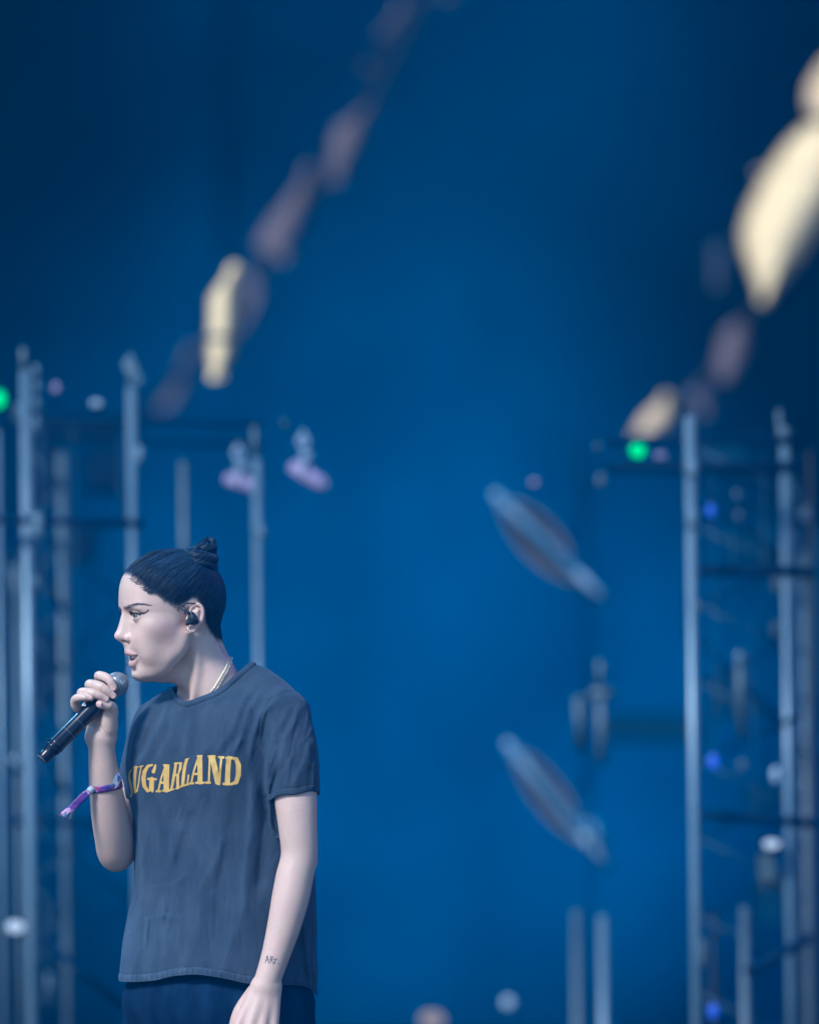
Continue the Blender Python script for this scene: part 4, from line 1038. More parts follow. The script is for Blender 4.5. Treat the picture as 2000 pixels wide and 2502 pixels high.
# ------------------------------------------------------------------ worn things: earphone, earrings, chain, wristband
M_gloss = mat('earphone_shell', (.012, .02, .03), .15); M_cable = mat('earphone_cable', (.02, .03, .05), .3)
def E3(ix, iy, s): 
    f = (OX + s * sY - ix) / cY; return Lp(f, s, iy)
ef = Field()
ef.chain([E3(472, 1500, 112), E3(476, 1510, 114), E3(479, 1517, 112)], [6, 10, 9], 3); ef.capsule(E3(477, 1516, 112), E3(459, 1524, 110), 8.5, 3.5, 5); ef.capsule(E3(470, 1499, 112), E3(461, 1518, 110), 5, 4, 5)
ev, eq = polygonise(ef, np.array(E3(470, 1510, 112)) - 32, np.array(E3(470, 1510, 112)) + 32, 1.3)
ear_o = mesh_obj('earphone', WA(ev), eq, M_gloss, singer)
cb = MB(); cb.add(tube(WA(np.array([E3(466, 1499, 113), E3(461, 1494, 112), E3(454, 1489, 108), E3(450, 1482, 106)])), [.0030, .0030, .0027, .0024], 12))
cb.add(tube(WA(np.array([E3(450, 1482, 106), E3(453, 1475, 106), E3(460, 1473, 107), E3(470, 1473, 108), E3(480, 1474, 108), E3(492, 1478, 104), E3(502, 1492, 98)])), [.0022, .0014, .0013, .0013, .0013, .0013, .0013], 10))
cb.build('cable', M_cable, ear_o)
M_gold = mat('pale_gold', (.75, .62, .52), .45, .7); M_silver = mat('chain_metal', (.85, .80, .66), .25, .85)
for c, rr in ((E3(459, 1540, 106), 6.5), (E3(463.5, 1543, 107), 6)):
    v_, q_ = ring(c, (.8, .5, 0), rr * .8, 1.0); mesh_obj('earring', WA(v_), q_, M_gold, singer)
CH = [(572, 1592), (568, 1598), (565, 1606), (560, 1622), (551, 1641), (541, 1658), (530.5, 1676.5), (522, 1688)]
CHp = np.array(CH, float); sg_ = np.r_[0, np.cumsum(np.linalg.norm(np.diff(CHp, axis=0), axis=1))]
nk = MB(); nlink = int(sg_[-1] / 4.3)
for k in range(nlink):
    u_ = k / (nlink - 1) * sg_[-1]; x, y = np.interp(u_, sg_, CHp[:, 0]), np.interp(u_, sg_, CHp[:, 1])
    ub_ = min(u_, sg_[-1] - 2.); x2, y2 = x + np.interp(ub_ + 2, sg_, CHp[:, 0]) - np.interp(ub_, sg_, CHp[:, 0]), y + np.interp(ub_ + 2, sg_, CHp[:, 1]) - np.interp(ub_, sg_, CHp[:, 1]); tdir = np.array((x2 - x, 0, y2 - y)); tdir = tdir / (np.linalg.norm(tdir) + 1e-6)
    dp = front_depth(BODY_T, x - 2.5, y, None)
    if dp is None: continue
    side_ = np.cross(tdir, (0, 1, 0)); ax_ = tdir * .55 + side_ * .9; ax_ /= np.linalg.norm(ax_)
    nrm_ = np.array((.0, -1, 0)) + .25 * tdir; nrm_ -= ax_ * (nrm_ @ ax_); nrm_ /= np.linalg.norm(nrm_); oth = np.cross(ax_, nrm_)
    c = np.array((x, dp - 2.2, y)); V = []; nu, nv = 14, 6
    for i in range(nu):
        a_ = 2 * np.pi * i / nu; e = ax_ * math.cos(a_) * 4.9 + oth * math.sin(a_) * 2.5; en = e / np.linalg.norm(e)
        for j in range(nv): w_ = 2 * np.pi * j / nv; V.append(c + e + en * 1.25 * math.cos(w_) + nrm_ * 1.5 * math.sin(w_))
    nk.add((WA(np.array(V)), [[i * nv + j, ((i + 1) % nu) * nv + j, ((i + 1) % nu) * nv + (j + 1) % nv, i * nv + (j + 1) % nv] for i in range(nu) for j in range(nv)]))
nko = nk.build('necklace', M_silver, singer); nko['kind'] = 'stuff'
# wristband round the raised forearm
M_band = mat('festival_ribbon', (.2, .1, .4), .5); N, L, b = nodes(M_band); tc = N.new('ShaderNodeTexCoord')
vo = N.new('ShaderNodeTexVoronoi'); vo.inputs['Scale'].default_value = 120; L.new(tc.outputs['Object'], vo.inputs['Vector']); cr = N.new('ShaderNodeValToRGB'); cr.color_ramp.interpolation = 'CONSTANT'
cr.color_ramp.elements[0].color = (.07, .03, .26, 1); cr.color_ramp.elements[1].position = .3; cr.color_ramp.elements[1].color = (.14, .045, .28, 1)
for ps, c in ((.48, (.06, .12, .30, 1)), (.6, (.28, .05, .18, 1)), (.7, (.11, .04, .32, 1)), (.84, (.48, .28, .55, 1))): e = cr.color_ramp.elements.new(ps); e.color = c
sp = N.new('ShaderNodeSeparateColor'); L.new(vo.outputs['Color'], sp.inputs[0]); L.new(sp.outputs[0], cr.inputs[0]); L.new(cr.outputs[0], b.inputs['Base Color'])
M_clip = mat('grey_clip', (.42, .50, .58), .4); M_white = mat('white_print', (.8, .8, .85), .5); M_blue = mat('blue_print', (.03, .10, .5), .5)
c0 = np.array((257., -28., 1921.)); axb = np.array((.16, .12, 1.0)); axb /= np.linalg.norm(axb)
ea = np.cross(axb, (0, 1, 0)); ea /= np.linalg.norm(ea); eb = np.cross(axb, ea); V = []; nu = 48; WB = 8.5
for i in range(nu):
    a_ = 2 * np.pi * i / nu; e = ea * math.cos(a_) + eb * math.sin(a_)
    for off in (-1, -.33, .33, 1):
        o_ = c0 + axb * off * WB; h = BODY_T.ray_cast(Vector(o_), Vector(e)); rr = (Vector(h[0]) - Vector(o_)).length if h[0] is not None else 38
        V.append(o_ + e * (min(rr, 60) + 1.6))
V = np.array(V); Vo = V.copy(); q_ = [[i * 4 + j, ((i + 1) % nu) * 4 + j, ((i + 1) % nu) * 4 + j + 1, i * 4 + j + 1] for i in range(nu) for j in range(3)]
band_o = mesh_obj('wristband', WA(V), q_, M_band, singer); sm_ = band_o.modifiers.new('thick', 'SOLIDIFY'); sm_.thickness = .0008
# tail: two ribbons knotted through a grey slider
def ribbon(pts, wv_, name, m, tw=0., th=.0008):
    P_ = np.array(pts, float); V = []
    for i, p_ in enumerate(P_):
        t_ = P_[min(i + 1, len(P_) - 1)] - P_[max(i - 1, 0)]; t_ /= np.linalg.norm(t_); s1 = np.cross(t_, (0, 1, 0)); s1 /= np.linalg.norm(s1); nrm_ = np.cross(s1, t_)
        a_ = tw * math.sin(i * 1.1); e = s1 * math.cos(a_) + nrm_ * math.sin(a_)
        w_ = wv_[i] if hasattr(wv_, '__len__') else wv_
        for k in (-1, -.4, .4, 1): V.append(p_ + e * k * w_ + nrm_ * 1.0 * (1 - k * k))
    q_ = [[i * 4 + j, (i + 1) * 4 + j, (i + 1) * 4 + j + 1, i * 4 + j + 1] for i in range(len(P_) - 1) for j in range(3)]
    o = mesh_obj(name, WA(np.array(V)), q_, m, band_o); s2 = o.modifiers.new('thick', 'SOLIDIFY'); s2.thickness = th
    return o
tail = [(231, -55, 1924), (222, -62, 1930), (214, -66, 1937), (205, -68, 1945), (196, -68, 1955), (188, -68, 1963), (178, -68, 1972), (168, -67, 1981), (160, -66, 1989), (154, -66, 1996)]
ribbon(tail, [5, 5.5, 8, 10, 9, 10, 7.5, 8.5, 9.5, 9], 'tail', M_band, .25)
ribbon([(218, -60, 1932), (205, -60, 1950), (190, -61, 1966), (178, -61, 1980), (174, -61, 1992), (173, -61, 2000)], [6, 6, 5, 4, 3.4, 2.6], 'inner_tail', M_clip, .3)
cl = lathe(W(229, -60, 1924), WA(np.array([(216, -66, 1936)]))[0] - np.array(W(229, -60, 1924)), [(0, .0052), (.001, .0062), (.0095, .0062), (.0105, .0052)], 16); mesh_obj('slider', *cl, M_clip, band_o)
# clip tag at the right edge of the arm with a blue letter
tagv = np.array([(275, -66, 1904), (291, -58, 1886), (299, -54, 1904), (283, -62, 1927)], float); tv = np.vstack([tagv, tagv + (0, 3, 0)])
mesh_obj('clip_tag', WA(tv), [[0, 1, 2, 3], [7, 6, 5, 4], [0, 4, 5, 1], [1, 5, 6, 2], [2, 6, 7, 3], [3, 7, 4, 0]], M_clip, band_o, False)
lt = MB()
for pth in ([(288.5, -61.5, 1891), (290, -60.5, 1908)], [(288.5, -61.5, 1891), (297, -57.0, 1902)], [(289.5, -61, 1905), (296, -57.8, 1899.5)]): lt.add(tube(WA(np.array(pth, float)), .0010, 6))
lt.build('tag_letter', M_blue, band_o)
# lettering on the tail, white
TW = [[[(0, 0), (4, 0)], [(2, 0), (2, 9)]], [[(0, 9), (0, 3), (3, 3)]], [[(0, 2), (3, 2), (1, 5), (3, 6), (2, 9), (0, 9)]], [[(0, 3), (3, 3), (3, 8), (0, 8), (0, 3)]], [[(0, 8), (0, 2), (2, 5), (3.5, 2), (3.5, 8)]], [[(0, 1), (4, 1)], [(2, 1), (1.5, 8)]]]
wt_ = MB(); dirx = np.array((.70, 0, -.70)); diry = np.array((.55, 0, .75))
for i, g_ in enumerate(TW):
    o_ = np.array((154.5, -70.5, 1990)) + dirx * i * 4.6
    for st in g_: wt_.add(tube(WA(np.array([o_ + dirx * a * .8 + diry * b_ * .95 for a, b_ in st])), .00035, 5))
wt_.build('tail_lettering', M_white, band_o)

tag(singer, 'black haired singer with a high bun in a faded SUGARLAND t-shirt, holding a raised microphone', 'person')

# ------------------------------------------------------------------ microphone (held, so a thing of its own)
mic = empty('microphone', W(*[float(a) for a in mic_at(120)])); tag(mic, 'black handheld wireless microphone with silver mesh grille held up at the mouth', 'microphone')
M_mic = mat('black_lacquer', (.004, .010, .024), .24, spec=.4); M_grille = mat('grille_wire', (.42, .48, .55), .35, .8); M_dark = mat('foam', (.02, .02, .025), .9); M_collar = mat('grille_band', (.40, .46, .54), .3, .9)
a0 = np.array(WA(mic_at(0)[None])[0]); a1 = np.array(WA(mic_at(1)[None])[0]); axm = (a1 - a0) / np.linalg.norm(a1 - a0); px = S
prof = [(24, 21), (27, 24.5), (40, 24), (60, 21.5), (90, 20.5), (140, 20), (208, 20), (213, 20.8), (219, 20.8), (220, 19), (222, 19), (223, 20.5), (229, 20), (231, 17), (250, 16), (262, 15.4), (265, 14)]
mesh_obj('handle', *lathe(a0, axm, [(h * px, r * px) for h, r in prof], 40), M_mic, mic)
M_ringm = mat('ring_mark', (.10, .14, .2), .3)
for h in (136, 172): mesh_obj('joint_ring', *lathe(a0 + axm * h * px, axm, [(0, 20.0 * px), (0.2 * px, 20.5 * px), (1.0 * px, 20.5 * px), (1.2 * px, 20.0 * px)], 40), M_ringm, mic)
mesh_obj('end_cap_ring', *lathe(a0 + axm * 264 * px, axm, [(0, 14.2 * px), (.3 * px, 15.2 * px), (2 * px, 15 * px), (2.6 * px, 12 * px), (2.8 * px, 3 * px)], 32), M_ringm, mic)
ball = [( -27.5, 1), (-26.5, 8), (-23, 15), (-17, 21.5), (-9, 26), (-2, 27.6)]; core = ball + [(2, 28), (12, 26.5), (24, 22)]
mesh_obj('grille_core', *lathe(a0, axm, [(h * px, r * px * .96) for h, r in core], 40), M_dark, mic)
mesh_obj('grille_band', *lathe(a0, axm, [(-2.6 * px, 27.8 * px), (-2.2 * px, 29.2 * px), (2.2 * px, 29.4 * px), (2.6 * px, 28 * px)], 48), M_collar, mic)
ref = np.cross(axm, (0, 0, 1.)); ref /= np.linalg.norm(ref); rb_ = np.cross(axm, ref); gm = MB()
hh = np.array([c[0] for c in core], float); rr_ = np.array([c[1] for c in core], float)
NM = 52
for dirn in (1, -1):
    for k in range(NM // 2):
        a_0 = 2 * np.pi * (k + (.5 if dirn < 0 else 0)) / (NM // 2); pth = []
        for h in np.linspace(-26.8, 23, 16):
            r_ = np.interp(h, hh, rr_) + .5; a_ = a_0 + dirn * (h + 27) / 50 * 1.1
            pth.append(a0 + axm * h * px + (ref * math.cos(a_) + rb_ * math.sin(a_)) * r_ * px)
        gm.add(tube(np.array(pth), .8 * px, 4, False))
for h in np.linspace(-25, 22, 18):
    r_ = np.interp(h, hh, rr_) + .3; an = np.linspace(0, 2 * np.pi, 33); gm.add(tube(np.array([a0 + axm * h * px + (ref * math.cos(a_) + rb_ * math.sin(a_)) * r_ * px for a_ in an]), .7 * px, 4, False))
go = gm.build('grille_mesh', M_grille, mic); go['kind'] = 'stuff'
# ================================================================== STAGE AND BACKGROUND
def st(o, kind='structure'): o['kind'] = kind; return o
GZ = -1.35
M_ground = noise_color(mat('ground_asphalt', rough=.9), (.04, .04, .042), (.06, .06, .06), 3, 6)
st(mesh_obj('ground', [(-3000, -3000, GZ), (3000, -3000, GZ), (3000, 3000, GZ), (-3000, 3000, GZ)], [[0, 1, 2, 3]], M_ground))
M_deck = noise_color(mat('deck_ply', rough=.7), (.015, .016, .018), (.03, .03, .034), 1.5, 6)
st(mesh_obj('stage_floor', *box((0, 9.5, -.15), 13, 12.5, .15), M_deck, None, False))
st(mesh_obj('stage_front', *box((0, -2.9, (GZ - .3) / 2), 12.9, .05, (-GZ - .3) / 2), mat('black_skirt', (.02, .02, .022), .95), None, False))
# backdrop: a broad curved cloth with soft vertical folds
M_cyc = noise_color(mat('blue_backdrop_cloth', rough=.95, spec=.1), CYC1, CYC2, .9, 3, contrast=(.32, .68))  # cloudy colour noise stands in for drifting lit smoke
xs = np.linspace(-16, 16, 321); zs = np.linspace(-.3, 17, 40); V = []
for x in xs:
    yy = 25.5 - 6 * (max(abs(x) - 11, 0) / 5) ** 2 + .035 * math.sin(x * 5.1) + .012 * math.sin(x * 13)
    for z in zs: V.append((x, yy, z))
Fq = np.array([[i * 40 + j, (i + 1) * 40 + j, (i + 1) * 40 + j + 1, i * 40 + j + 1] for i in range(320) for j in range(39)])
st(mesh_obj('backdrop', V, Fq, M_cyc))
M_black = mat('black_drape', (.006, .008, .014), .95)
M_shade_roof = mat('shade_roof_canvas', (.02, .025, .04), .9)
st(mesh_obj('shade_roof', *box((0, 18.5, 12.2), 13.5, 9.2, .06), M_shade_roof, None, False))  # unseen roof, added to shade the backdrop
for sx in (-1, 1):
    mb = MB()
    for k in range(60):
        y0, y1 = 3.0 + k * .33, 3.0 + (k + 1) * .33; x0, x1 = sx * (12.3 + .1 * math.sin(k * 2.1)), sx * (12.3 + .1 * math.sin((k + 1) * 2.1))
        mb.add(([(x0, y0, 0), (x1, y1, 0), (x1, y1, 12), (x0, y0, 12)], [[0, 1, 2, 3]]))
    wd = mb.build('wing_drape', M_black); tag(wd, 'long black side drape closing the %s of the stage' % ('left' if sx < 0 else 'right'), 'drape', 'black side drapes')
# metal of the lighting rig
M_alu = noise_color(mat('brushed_aluminium', rough=.38, metal=.35), ALU1, ALU2, 6, 4, contrast=(.3, .7))
M_alud = noise_color(mat('dull_steel_tube', rough=.5, metal=.3), tuple(c * .55 for c in ALU1), tuple(c * .55 for c in ALU2), 6, 4)
M_blk = mat('navy_steel', (.002, .020, .060), .8, spec=.1); M_cabl = mat('rubber_cable', (.01, .012, .018), .7)
M_mauve = mat('mauve_casing', (.26, .24, .44), .4); M_pale = mat('pale_casing', (.32, .45, .62), .4); M_lens = mat('lamp_lens', (.5, .55, .65), .1)
def emit(name, c, s):
    m = mat(name, (.02, .02, .02), .4); N, L, b = nodes(m); b.inputs['Emission Color'].default_value = (*c, 1); b.inputs['Emission Strength'].default_value = s; return m
M_green = emit('green_led', (.0, .85, .20), 1.0); M_bluel = emit('blue_led', (.04, .16, 1.), .7); M_whl = emit('white_lamp', (.75, .88, 1.), .65); M_warm = emit('warm_lamp', (1., .72, .6), .3)
def sc(Y): return (DIST + Y) / DIST * S          # metres per photo pixel at depth Y
def pole(name, px0, py0, px1, py1, Y, wpx, m, parent, mids=None):
    a, b_ = at(px0, py0, Y), at(px1, py1, Y); path = [np.array(a)] + [np.array(at(*q, Y)) for q in (mids or [])] + [np.array(b_)]
    return mesh_obj(name, *tube(np.array(path), wpx / 2 * sc(Y), 14), m, parent)
def collar(px_, py_, Y, wpx, hpx, m, parent, name='coupler'):
    k = sc(Y); c = np.array(at(px_, py_, Y)); return mesh_obj(name, *lathe(c - (0, 0, hpx * k / 2), (0, 0, 1), [(0, wpx * .42 * k), (hpx * k * .12, wpx / 2 * k), (hpx * k * .88, wpx / 2 * k), (hpx * k, wpx * .42 * k)], 16), m, parent)
def clamp(px_, py_, Y, s_, m, parent):
    """hook clamp: a ring with a bolt"""
    k = sc(Y); mb = MB(); c = np.array(at(px_, py_, Y)); mb.add(ring(c, (0, 1, .01), 11 * s_ * k, 4.5 * s_ * k, 16, 6)); mb.add(tube(np.array([c + (0, 0, 9 * s_ * k), c + (0, 0, 26 * s_ * k)]), 3.5 * s_ * k, 8)); return mb.build('clamp', m, parent)
rb2 = random.Random(5)
BOT = 3300       # the poles carry on below the frame to the floor
def foot(px_, Y): return (CAM.z + 0) and (1251 + (CENTER.z - 0.0) / S * 0)  # placeholder
def floor_py(px_, Y):
    lo, hi = 1500., 9000.
    for _ in range(40):
        m = (lo + hi) / 2
        if at(px_, m, Y).z > 0.02: lo = m
        else: hi = m
    return lo
def vpole(name, px_, py_top, Y, w, m, parent, py_bot=None, slope=.0117):
    """upright tube, photo column given at the row 1800; leans with the camera roll only"""
    yb = floor_py(px_ , Y) if py_bot is None else py_bot
    top = at(px_ + (py_top - 1800) * slope, py_top, Y); bot = at(px_ + (yb - 1800) * slope, yb, Y)
    return mesh_obj(name, *tube(np.array([np.array(top), np.array(bot)]), w * .44 * sc(Y), 14), m, parent)
# ---- left tower
def base_plate(x, Y, parent): return mesh_obj('base_plate', *box((x, Y, .015), .22, .22, .012), M_blk, parent, False)
LT = empty('truss_tower', at(160, floor_py(160, 4.2), 4.2)); tag(LT, 'left lighting tower of pale metal uprights behind the singer, partly cut by the picture edge', 'truss', 'lighting towers of metal tubes')
for (cx, top, Y, w, m) in ((72, 905, 4.0, 33, M_alu), (330, 945, 4.3, 28, M_alu), (158, 1105, 5.2, 27, M_alud), (2, 1050, 4.6, 16, M_alu)):
    vpole('upright', cx, top, Y, w, m, LT); p_ = at(cx, floor_py(cx, Y), Y); base_plate(p_.x, Y, LT)
vpole('upright', 455, 1125, 5.0, 26, M_alud, LT, 1700); vpole('upright', 46, 1350, 5.4, 20, M_alud, LT)
vpole('spigot', 68, 850, 4.0, 20, M_alud, LT, 910); vpole('spigot', 326, 880, 4.3, 14, M_alud, LT, 950); clamp(318, 893, 4.3, 1.2, M_alu, LT); clamp(334, 925, 4.3, 1.0, M_alu, LT)
for (x, y, w, h) in ((88, 905, 16, 26), (90, 945, 15, 28), (89, 985, 16, 26), (88, 1035, 14, 40), (92, 1285, 26, 60), (342, 1110, 22, 40), (88, 1420, 14, 24)): collar(x, y, 3.95, w, h, M_alu, LT)
def bar(name, x0, y0, x1, y1, Y, w, m, parent): return mesh_obj(name, *tube(np.array([np.array(at(x0, y0, Y)), np.array(at(x1, y1, Y))]), w / 2 * sc(Y), 10), m, parent)
for q in ((-30, 1012, 640, 1040, 4.6, 13), (60, 1072, 640, 1085, 5.0, 13), (-30, 1268, 350, 1280, 3.95, 20), (-30, 2005, 345, 2012, 4.9, 22), (60, 1290, 158, 1500, 5.0, 12), (0, 1500, 60, 1290, 5.0, 12),
          (60, 1500, 160, 1290, 5.3, 12), (100, 2290, 300, 2460, 3.8, 18), (75, 1700, 158, 1940, 5.1, 12), (0, 1830, 72, 1905, 4.9, 16)): bar('brace', *q, M_blk, LT)
bar('brace', 30, 1380, 60, 1560, 4.9, 18, M_alud, LT); bar('brace', 22, 1850, 62, 1885, 4.9, 20, M_alu, LT)
collar(40, 1010, 4.3, 26, 44, M_alu, LT, 'junction_box')
vpole('hose', 110, 2205, 5.0, 14, M_alud, LT, 2330); vpole('hose', 112, 2375, 5.0, 14, M_alud, LT, 2470)
# lattice between the uprights, and the dark gear hung on it
M_gear = mat('gear_blue', (.003, .035, .085), .8, spec=.1); M_lat = mat('lattice_tube', (.008, .045, .10), .6)
for i in range(9):
    ya = 1110 + i * 150
    bar('lattice', 76, ya, 156, ya + 75, 4.9, 9, M_lat, LT); bar('lattice', 156, ya + 75, 78, ya + 150, 4.9, 9, M_lat, LT)
for i in range(5): bar('lattice', 166, 1120 + i * 240, 322, 1240 + i * 240, 5.4, 8, M_blk, LT); bar('lattice', 322, 1240 + i * 240, 168, 1360 + i * 240, 5.4, 8, M_blk, LT)
for (x, y, hx, hz) in ((200, 1040, 95, 20), (110, 1150, 26, 60), (250, 1150, 40, 50), (110, 1640, 28, 90), (40, 1980, 20, 60), (205, 1330, 30, 40)):
    k_ = .0007 * (DIST + 6.6) / DIST; mesh_obj('gear_box', *box(at(x, y, 6.6), hx * k_, .12, hz * k_), M_blk, LT, False)
for (x, y0, y1, w) in ((108, 900, 2300, 5), (186, 1040, 2500, 5), (22, 1060, 1900, 6), (300, 1060, 1700, 4), (132, 1900, 2800, 6)): vpole('cable', x, y0, 4.8, w, M_lat if w < 6 else M_blk, LT, y1)
# ---- slender stand right of the head
ST = empty('lighting_stand', at(634, floor_py(634, 4.6), 4.6)); tag(ST, 'slender pale lighting pole rising straight behind the shoulder of the singer', 'pole')
vpole('upright', 634, 1120, 4.6, 27, M_alu, ST); vpole('spigot', 630, 1040, 4.6, 18, M_alud, ST, 1130); base_plate(at(634, floor_py(634, 4.6), 4.6).x, 4.6, ST); collar(637, 1300, 4.55, 30, 26, M_alu, ST)
# ---- right tower
RT = empty('truss_tower', at(1800, floor_py(1800, 4.2), 4.2)); tag(RT, 'right lighting tower with bright uprights and dark cross bars', 'truss', 'lighting towers of metal tubes')
for (cx, top, Y, w, m) in ((1693, 1015, 4.0, 31, M_alu), (1924, 1085, 4.3, 27, M_alu), (1968, 1345, 4.9, 24, M_alud)):
    vpole('upright', cx, top, Y, w, m, RT); base_plate(at(cx, floor_py(cx, Y), Y).x, Y, RT)
vpole('upright', 1809, 1600, 4.6, 25, M_alud, RT, 1800); vpole('upright', 1812, 2215, 4.6, 27, M_alud, RT); collar(1806, 1608, 4.5, 28, 32, M_alu, RT)
vpole('spigot', 1912, 1000, 4.3, 16, M_alud, RT, 1075); collar(1915, 1062, 4.25, 36, 40, M_alud, RT); vpole('spigot', 1688, 990, 4.0, 24, M_blk, RT, 1020)
for (x, y, w, h, Y) in ((1690, 1148, 34, 44, 3.9), (1690, 1270, 33, 50, 3.9), (1706, 1482, 16, 24, 3.9), (1897, 1430, 26, 40, 4.2), (1893, 1535, 26, 38, 4.2), (1961, 1412, 26, 36, 4.8), (1717, 2330, 20, 60, 3.9), (1967, 1255, 22, 34, 4.8)): collar(x, y, Y, w, h, M_alud if w < 30 else M_alu, RT)
for q in ((1480, 1075, 1960, 1078, 4.1, 22), (1480, 1140, 1960, 1142, 4.2, 30), (1700, 1392, 1990, 1398, 4.1, 30), (1690, 1990, 1990, 2012, 4.1, 26), (1820, 2380, 1980, 2290, 4.1, 28), (1700, 1180, 1920, 1380, 4.8, 12),
          (1700, 1560, 1920, 1780, 4.8, 12), (1880, 1790, 1960, 1740, 4.1, 14)): bar('brace', *q, M_blk, RT)
vpole('cable', 1955, 1800, 4.7, 9, M_cabl, RT); vpole('cable', 1985, 1100, 4.7, 12, M_cabl, RT); vpole('cable', 1735, 2230, 4.6, 10, M_cabl, RT)
for i in range(8):
    ya = 1100 + i * 190
    bar('lattice', 1706, ya, 1912, ya + 95, 5.0, 9, M_lat, RT); bar('lattice', 1912, ya + 95, 1708, ya + 190, 5.0, 9, M_blk, RT)
for i in range(12): bar('lattice', 1932, 1180 + i * 120, 1966, 1240 + i * 120, 4.6, 7, M_lat, RT)
for (x, y, hx, hz) in ((1760, 1120, 60, 34), (1850, 1330, 50, 40), (1600, 1780, 120, 34), (1780, 1700, 50, 50), (1860, 1950, 44, 30), (1880, 2200, 30, 60), (1990, 1500, 20, 200)):
    k_ = .0007 * (DIST + 9.5) / DIST; mesh_obj('gear_box', *box(at(x, y, 9.5), hx * k_, .12, hz * k_), M_gear, RT, False)
for (x, y0, y1, w) in ((1748, 1150, 2600, 5), (1840, 1500, 2300, 5), (1870, 1100, 1880, 4), (1945, 1120, 2600, 5), (1790, 1280, 1590, 4)): vpole('cable', x, y0, 4.8, w, M_lat, RT, y1)
# ---- far pair of tubes in the middle right
MT = empty('tube_frame', at(1450, floor_py(1450, 5.6), 5.6)); tag(MT, 'pair of dim upright tubes with a cross clamp between the two slanted lamps', 'frame')
vpole('upright', 1468, 1708, 5.6, 28, M_alud, MT, 1868); vpole('upright', 1414, 1700, 6.0, 26, M_alud, MT, 1836); vpole('upright', 1468, 1612, 5.6, 22, M_alud, MT, 1680)
vpole('upright', 1466, 2235, 5.4, 30, M_alu, MT); vpole('upright', 1402, 2220, 6.2, 28, M_alud, MT)
bar('cross_clamp', 1438, 1695, 1505, 1695, 5.5, 26, M_alud, MT); bar('spine', 1441, 1600, 1445, 3600, 6.4, 8, M_blk, MT)

# ---- lamps
def moving_head(px_, py_, Y, s_, ang, m, label, tail=70):
    k = sc(Y); c = np.array(at(px_, py_, Y)); r = empty('stage_light', c); tag(r, label, 'stage light', 'lamps on the lighting rig')
    d = np.array((math.cos(ang), -.3, math.sin(ang))); d /= np.linalg.norm(d)
    mesh_obj('head', *lathe(c, d, [(-50 * s_ * k, 10 * s_ * k), (-44 * s_ * k, 18 * s_ * k), (0, 22 * s_ * k), (52 * s_ * k, 20 * s_ * k), (62 * s_ * k, 14 * s_ * k)], 24), m, r)
    mesh_obj('lens', *lathe(c + d * 62.5 * s_ * k, d, [(0, 14 * s_ * k), (2 * s_ * k, 10 * s_ * k), (3 * s_ * k, 3 * s_ * k)], 20), M_lens, r)
    mb = MB(); up = np.array((0, 0, 1.)); sd_ = np.cross(d, up); sd_ /= np.linalg.norm(sd_)
    for q in (-1, 1): mb.add(tube(np.array([c + sd_ * q * 26 * s_ * k, c + sd_ * q * 28 * s_ * k + up * 30 * s_ * k, c + up * 46 * s_ * k]), 4.5 * s_ * k, 8))
    mb.build('yoke', M_pale, r)
    mesh_obj('base', *box(c + up * 50 * s_ * k, 15 * s_ * k, 15 * s_ * k, 7 * s_ * k), M_pale, r); clamp(px_ - 8 * s_, py_ - 86 * s_, Y, s_ * 1.1, M_pale, r)
    return r
moving_head(748, 1160, 4.8, .95, -.55, M_mauve, 'mauve stage light right of the slender pole, its head tipped down to the right')
moving_head(588, 1180, 4.9, .85, -.3, M_mauve, 'smaller mauve stage light hanging just left of the slender pole')
def led(px_, py_, Y, rpx, m, name, label, cat, group=None, ex=1., ez=1.):
    rpx *= .84; k = sc(Y); c = np.array(at(px_, py_, Y)); r = empty(name, c); tag(r, label, cat, group)
    mesh_obj('housing', *lathe(c + (0, .02, 0), (0, 1, 0), [(0, rpx * k), (.01, rpx * 1.25 * k), (.09, rpx * 1.2 * k), (.12, rpx * .6 * k)], 20), M_blk, r)
    v_, q_ = uvs((0, 0, 0), (rpx * k * ex, rpx * k * .5, rpx * k * ez), 20, 14); mesh_obj('lens', v_ + c, q_, m, r)
    return r
led(-2, 975, 4.2, 20, M_green, 'indicator_lamp', 'green lamp half cut by the left edge of the picture', 'lamp', 'small lit lamps', .9, 1.3)
led(1557, 1100, 4.2, 22, M_green, 'indicator_lamp', 'green lamp just left of the tall bright upright', 'lamp', 'small lit lamps')
led(1735, 1247, 4.2, 11, M_bluel, 'indicator_lamp', 'small blue violet lamp beside the upper part of the right tower', 'lamp', 'small lit lamps', 1, 1.5)
led(1741, 1860, 4.2, 14, M_bluel, 'indicator_lamp', 'blue lamp beside the middle of the right tower', 'lamp', 'small lit lamps', 1, 1.5)
led(1741, 2470, 4.2, 13, M_bluel, 'indicator_lamp', 'blue lamp beside the foot of the right tower at the bottom edge', 'lamp', 'small lit lamps', 1, 1.5)
led(38, 2265, 4.4, 24, M_whl, 'work_lamp', 'white lamp low at the left behind the leftmost uprights', 'lamp', 'small lit lamps', 1.1, .75)
led(1884, 2063, 4.2, 22, M_whl, 'work_lamp', 'oval white lamp above a hanging pale box on the right tower', 'lamp', 'small lit lamps', 1.1, .6)
led(1893, 1893, 4.3, 12, M_pale, 'junction_lamp', 'pale unlit lamp on the right tower above the oval white one', 'lamp', None, 1, 2.)
led(1055, 2492, 7.5, 24, M_warm, 'work_lamp', 'warm pinkish lamp glowing at the bottom edge of the picture', 'lamp', 'small lit lamps', 1.5, 1.)
led(1242, 2452, 6.5, 20, M_pale, 'work_lamp', 'pale round lamp near the bottom edge, right of the warm one', 'lamp', 'small lit lamps')
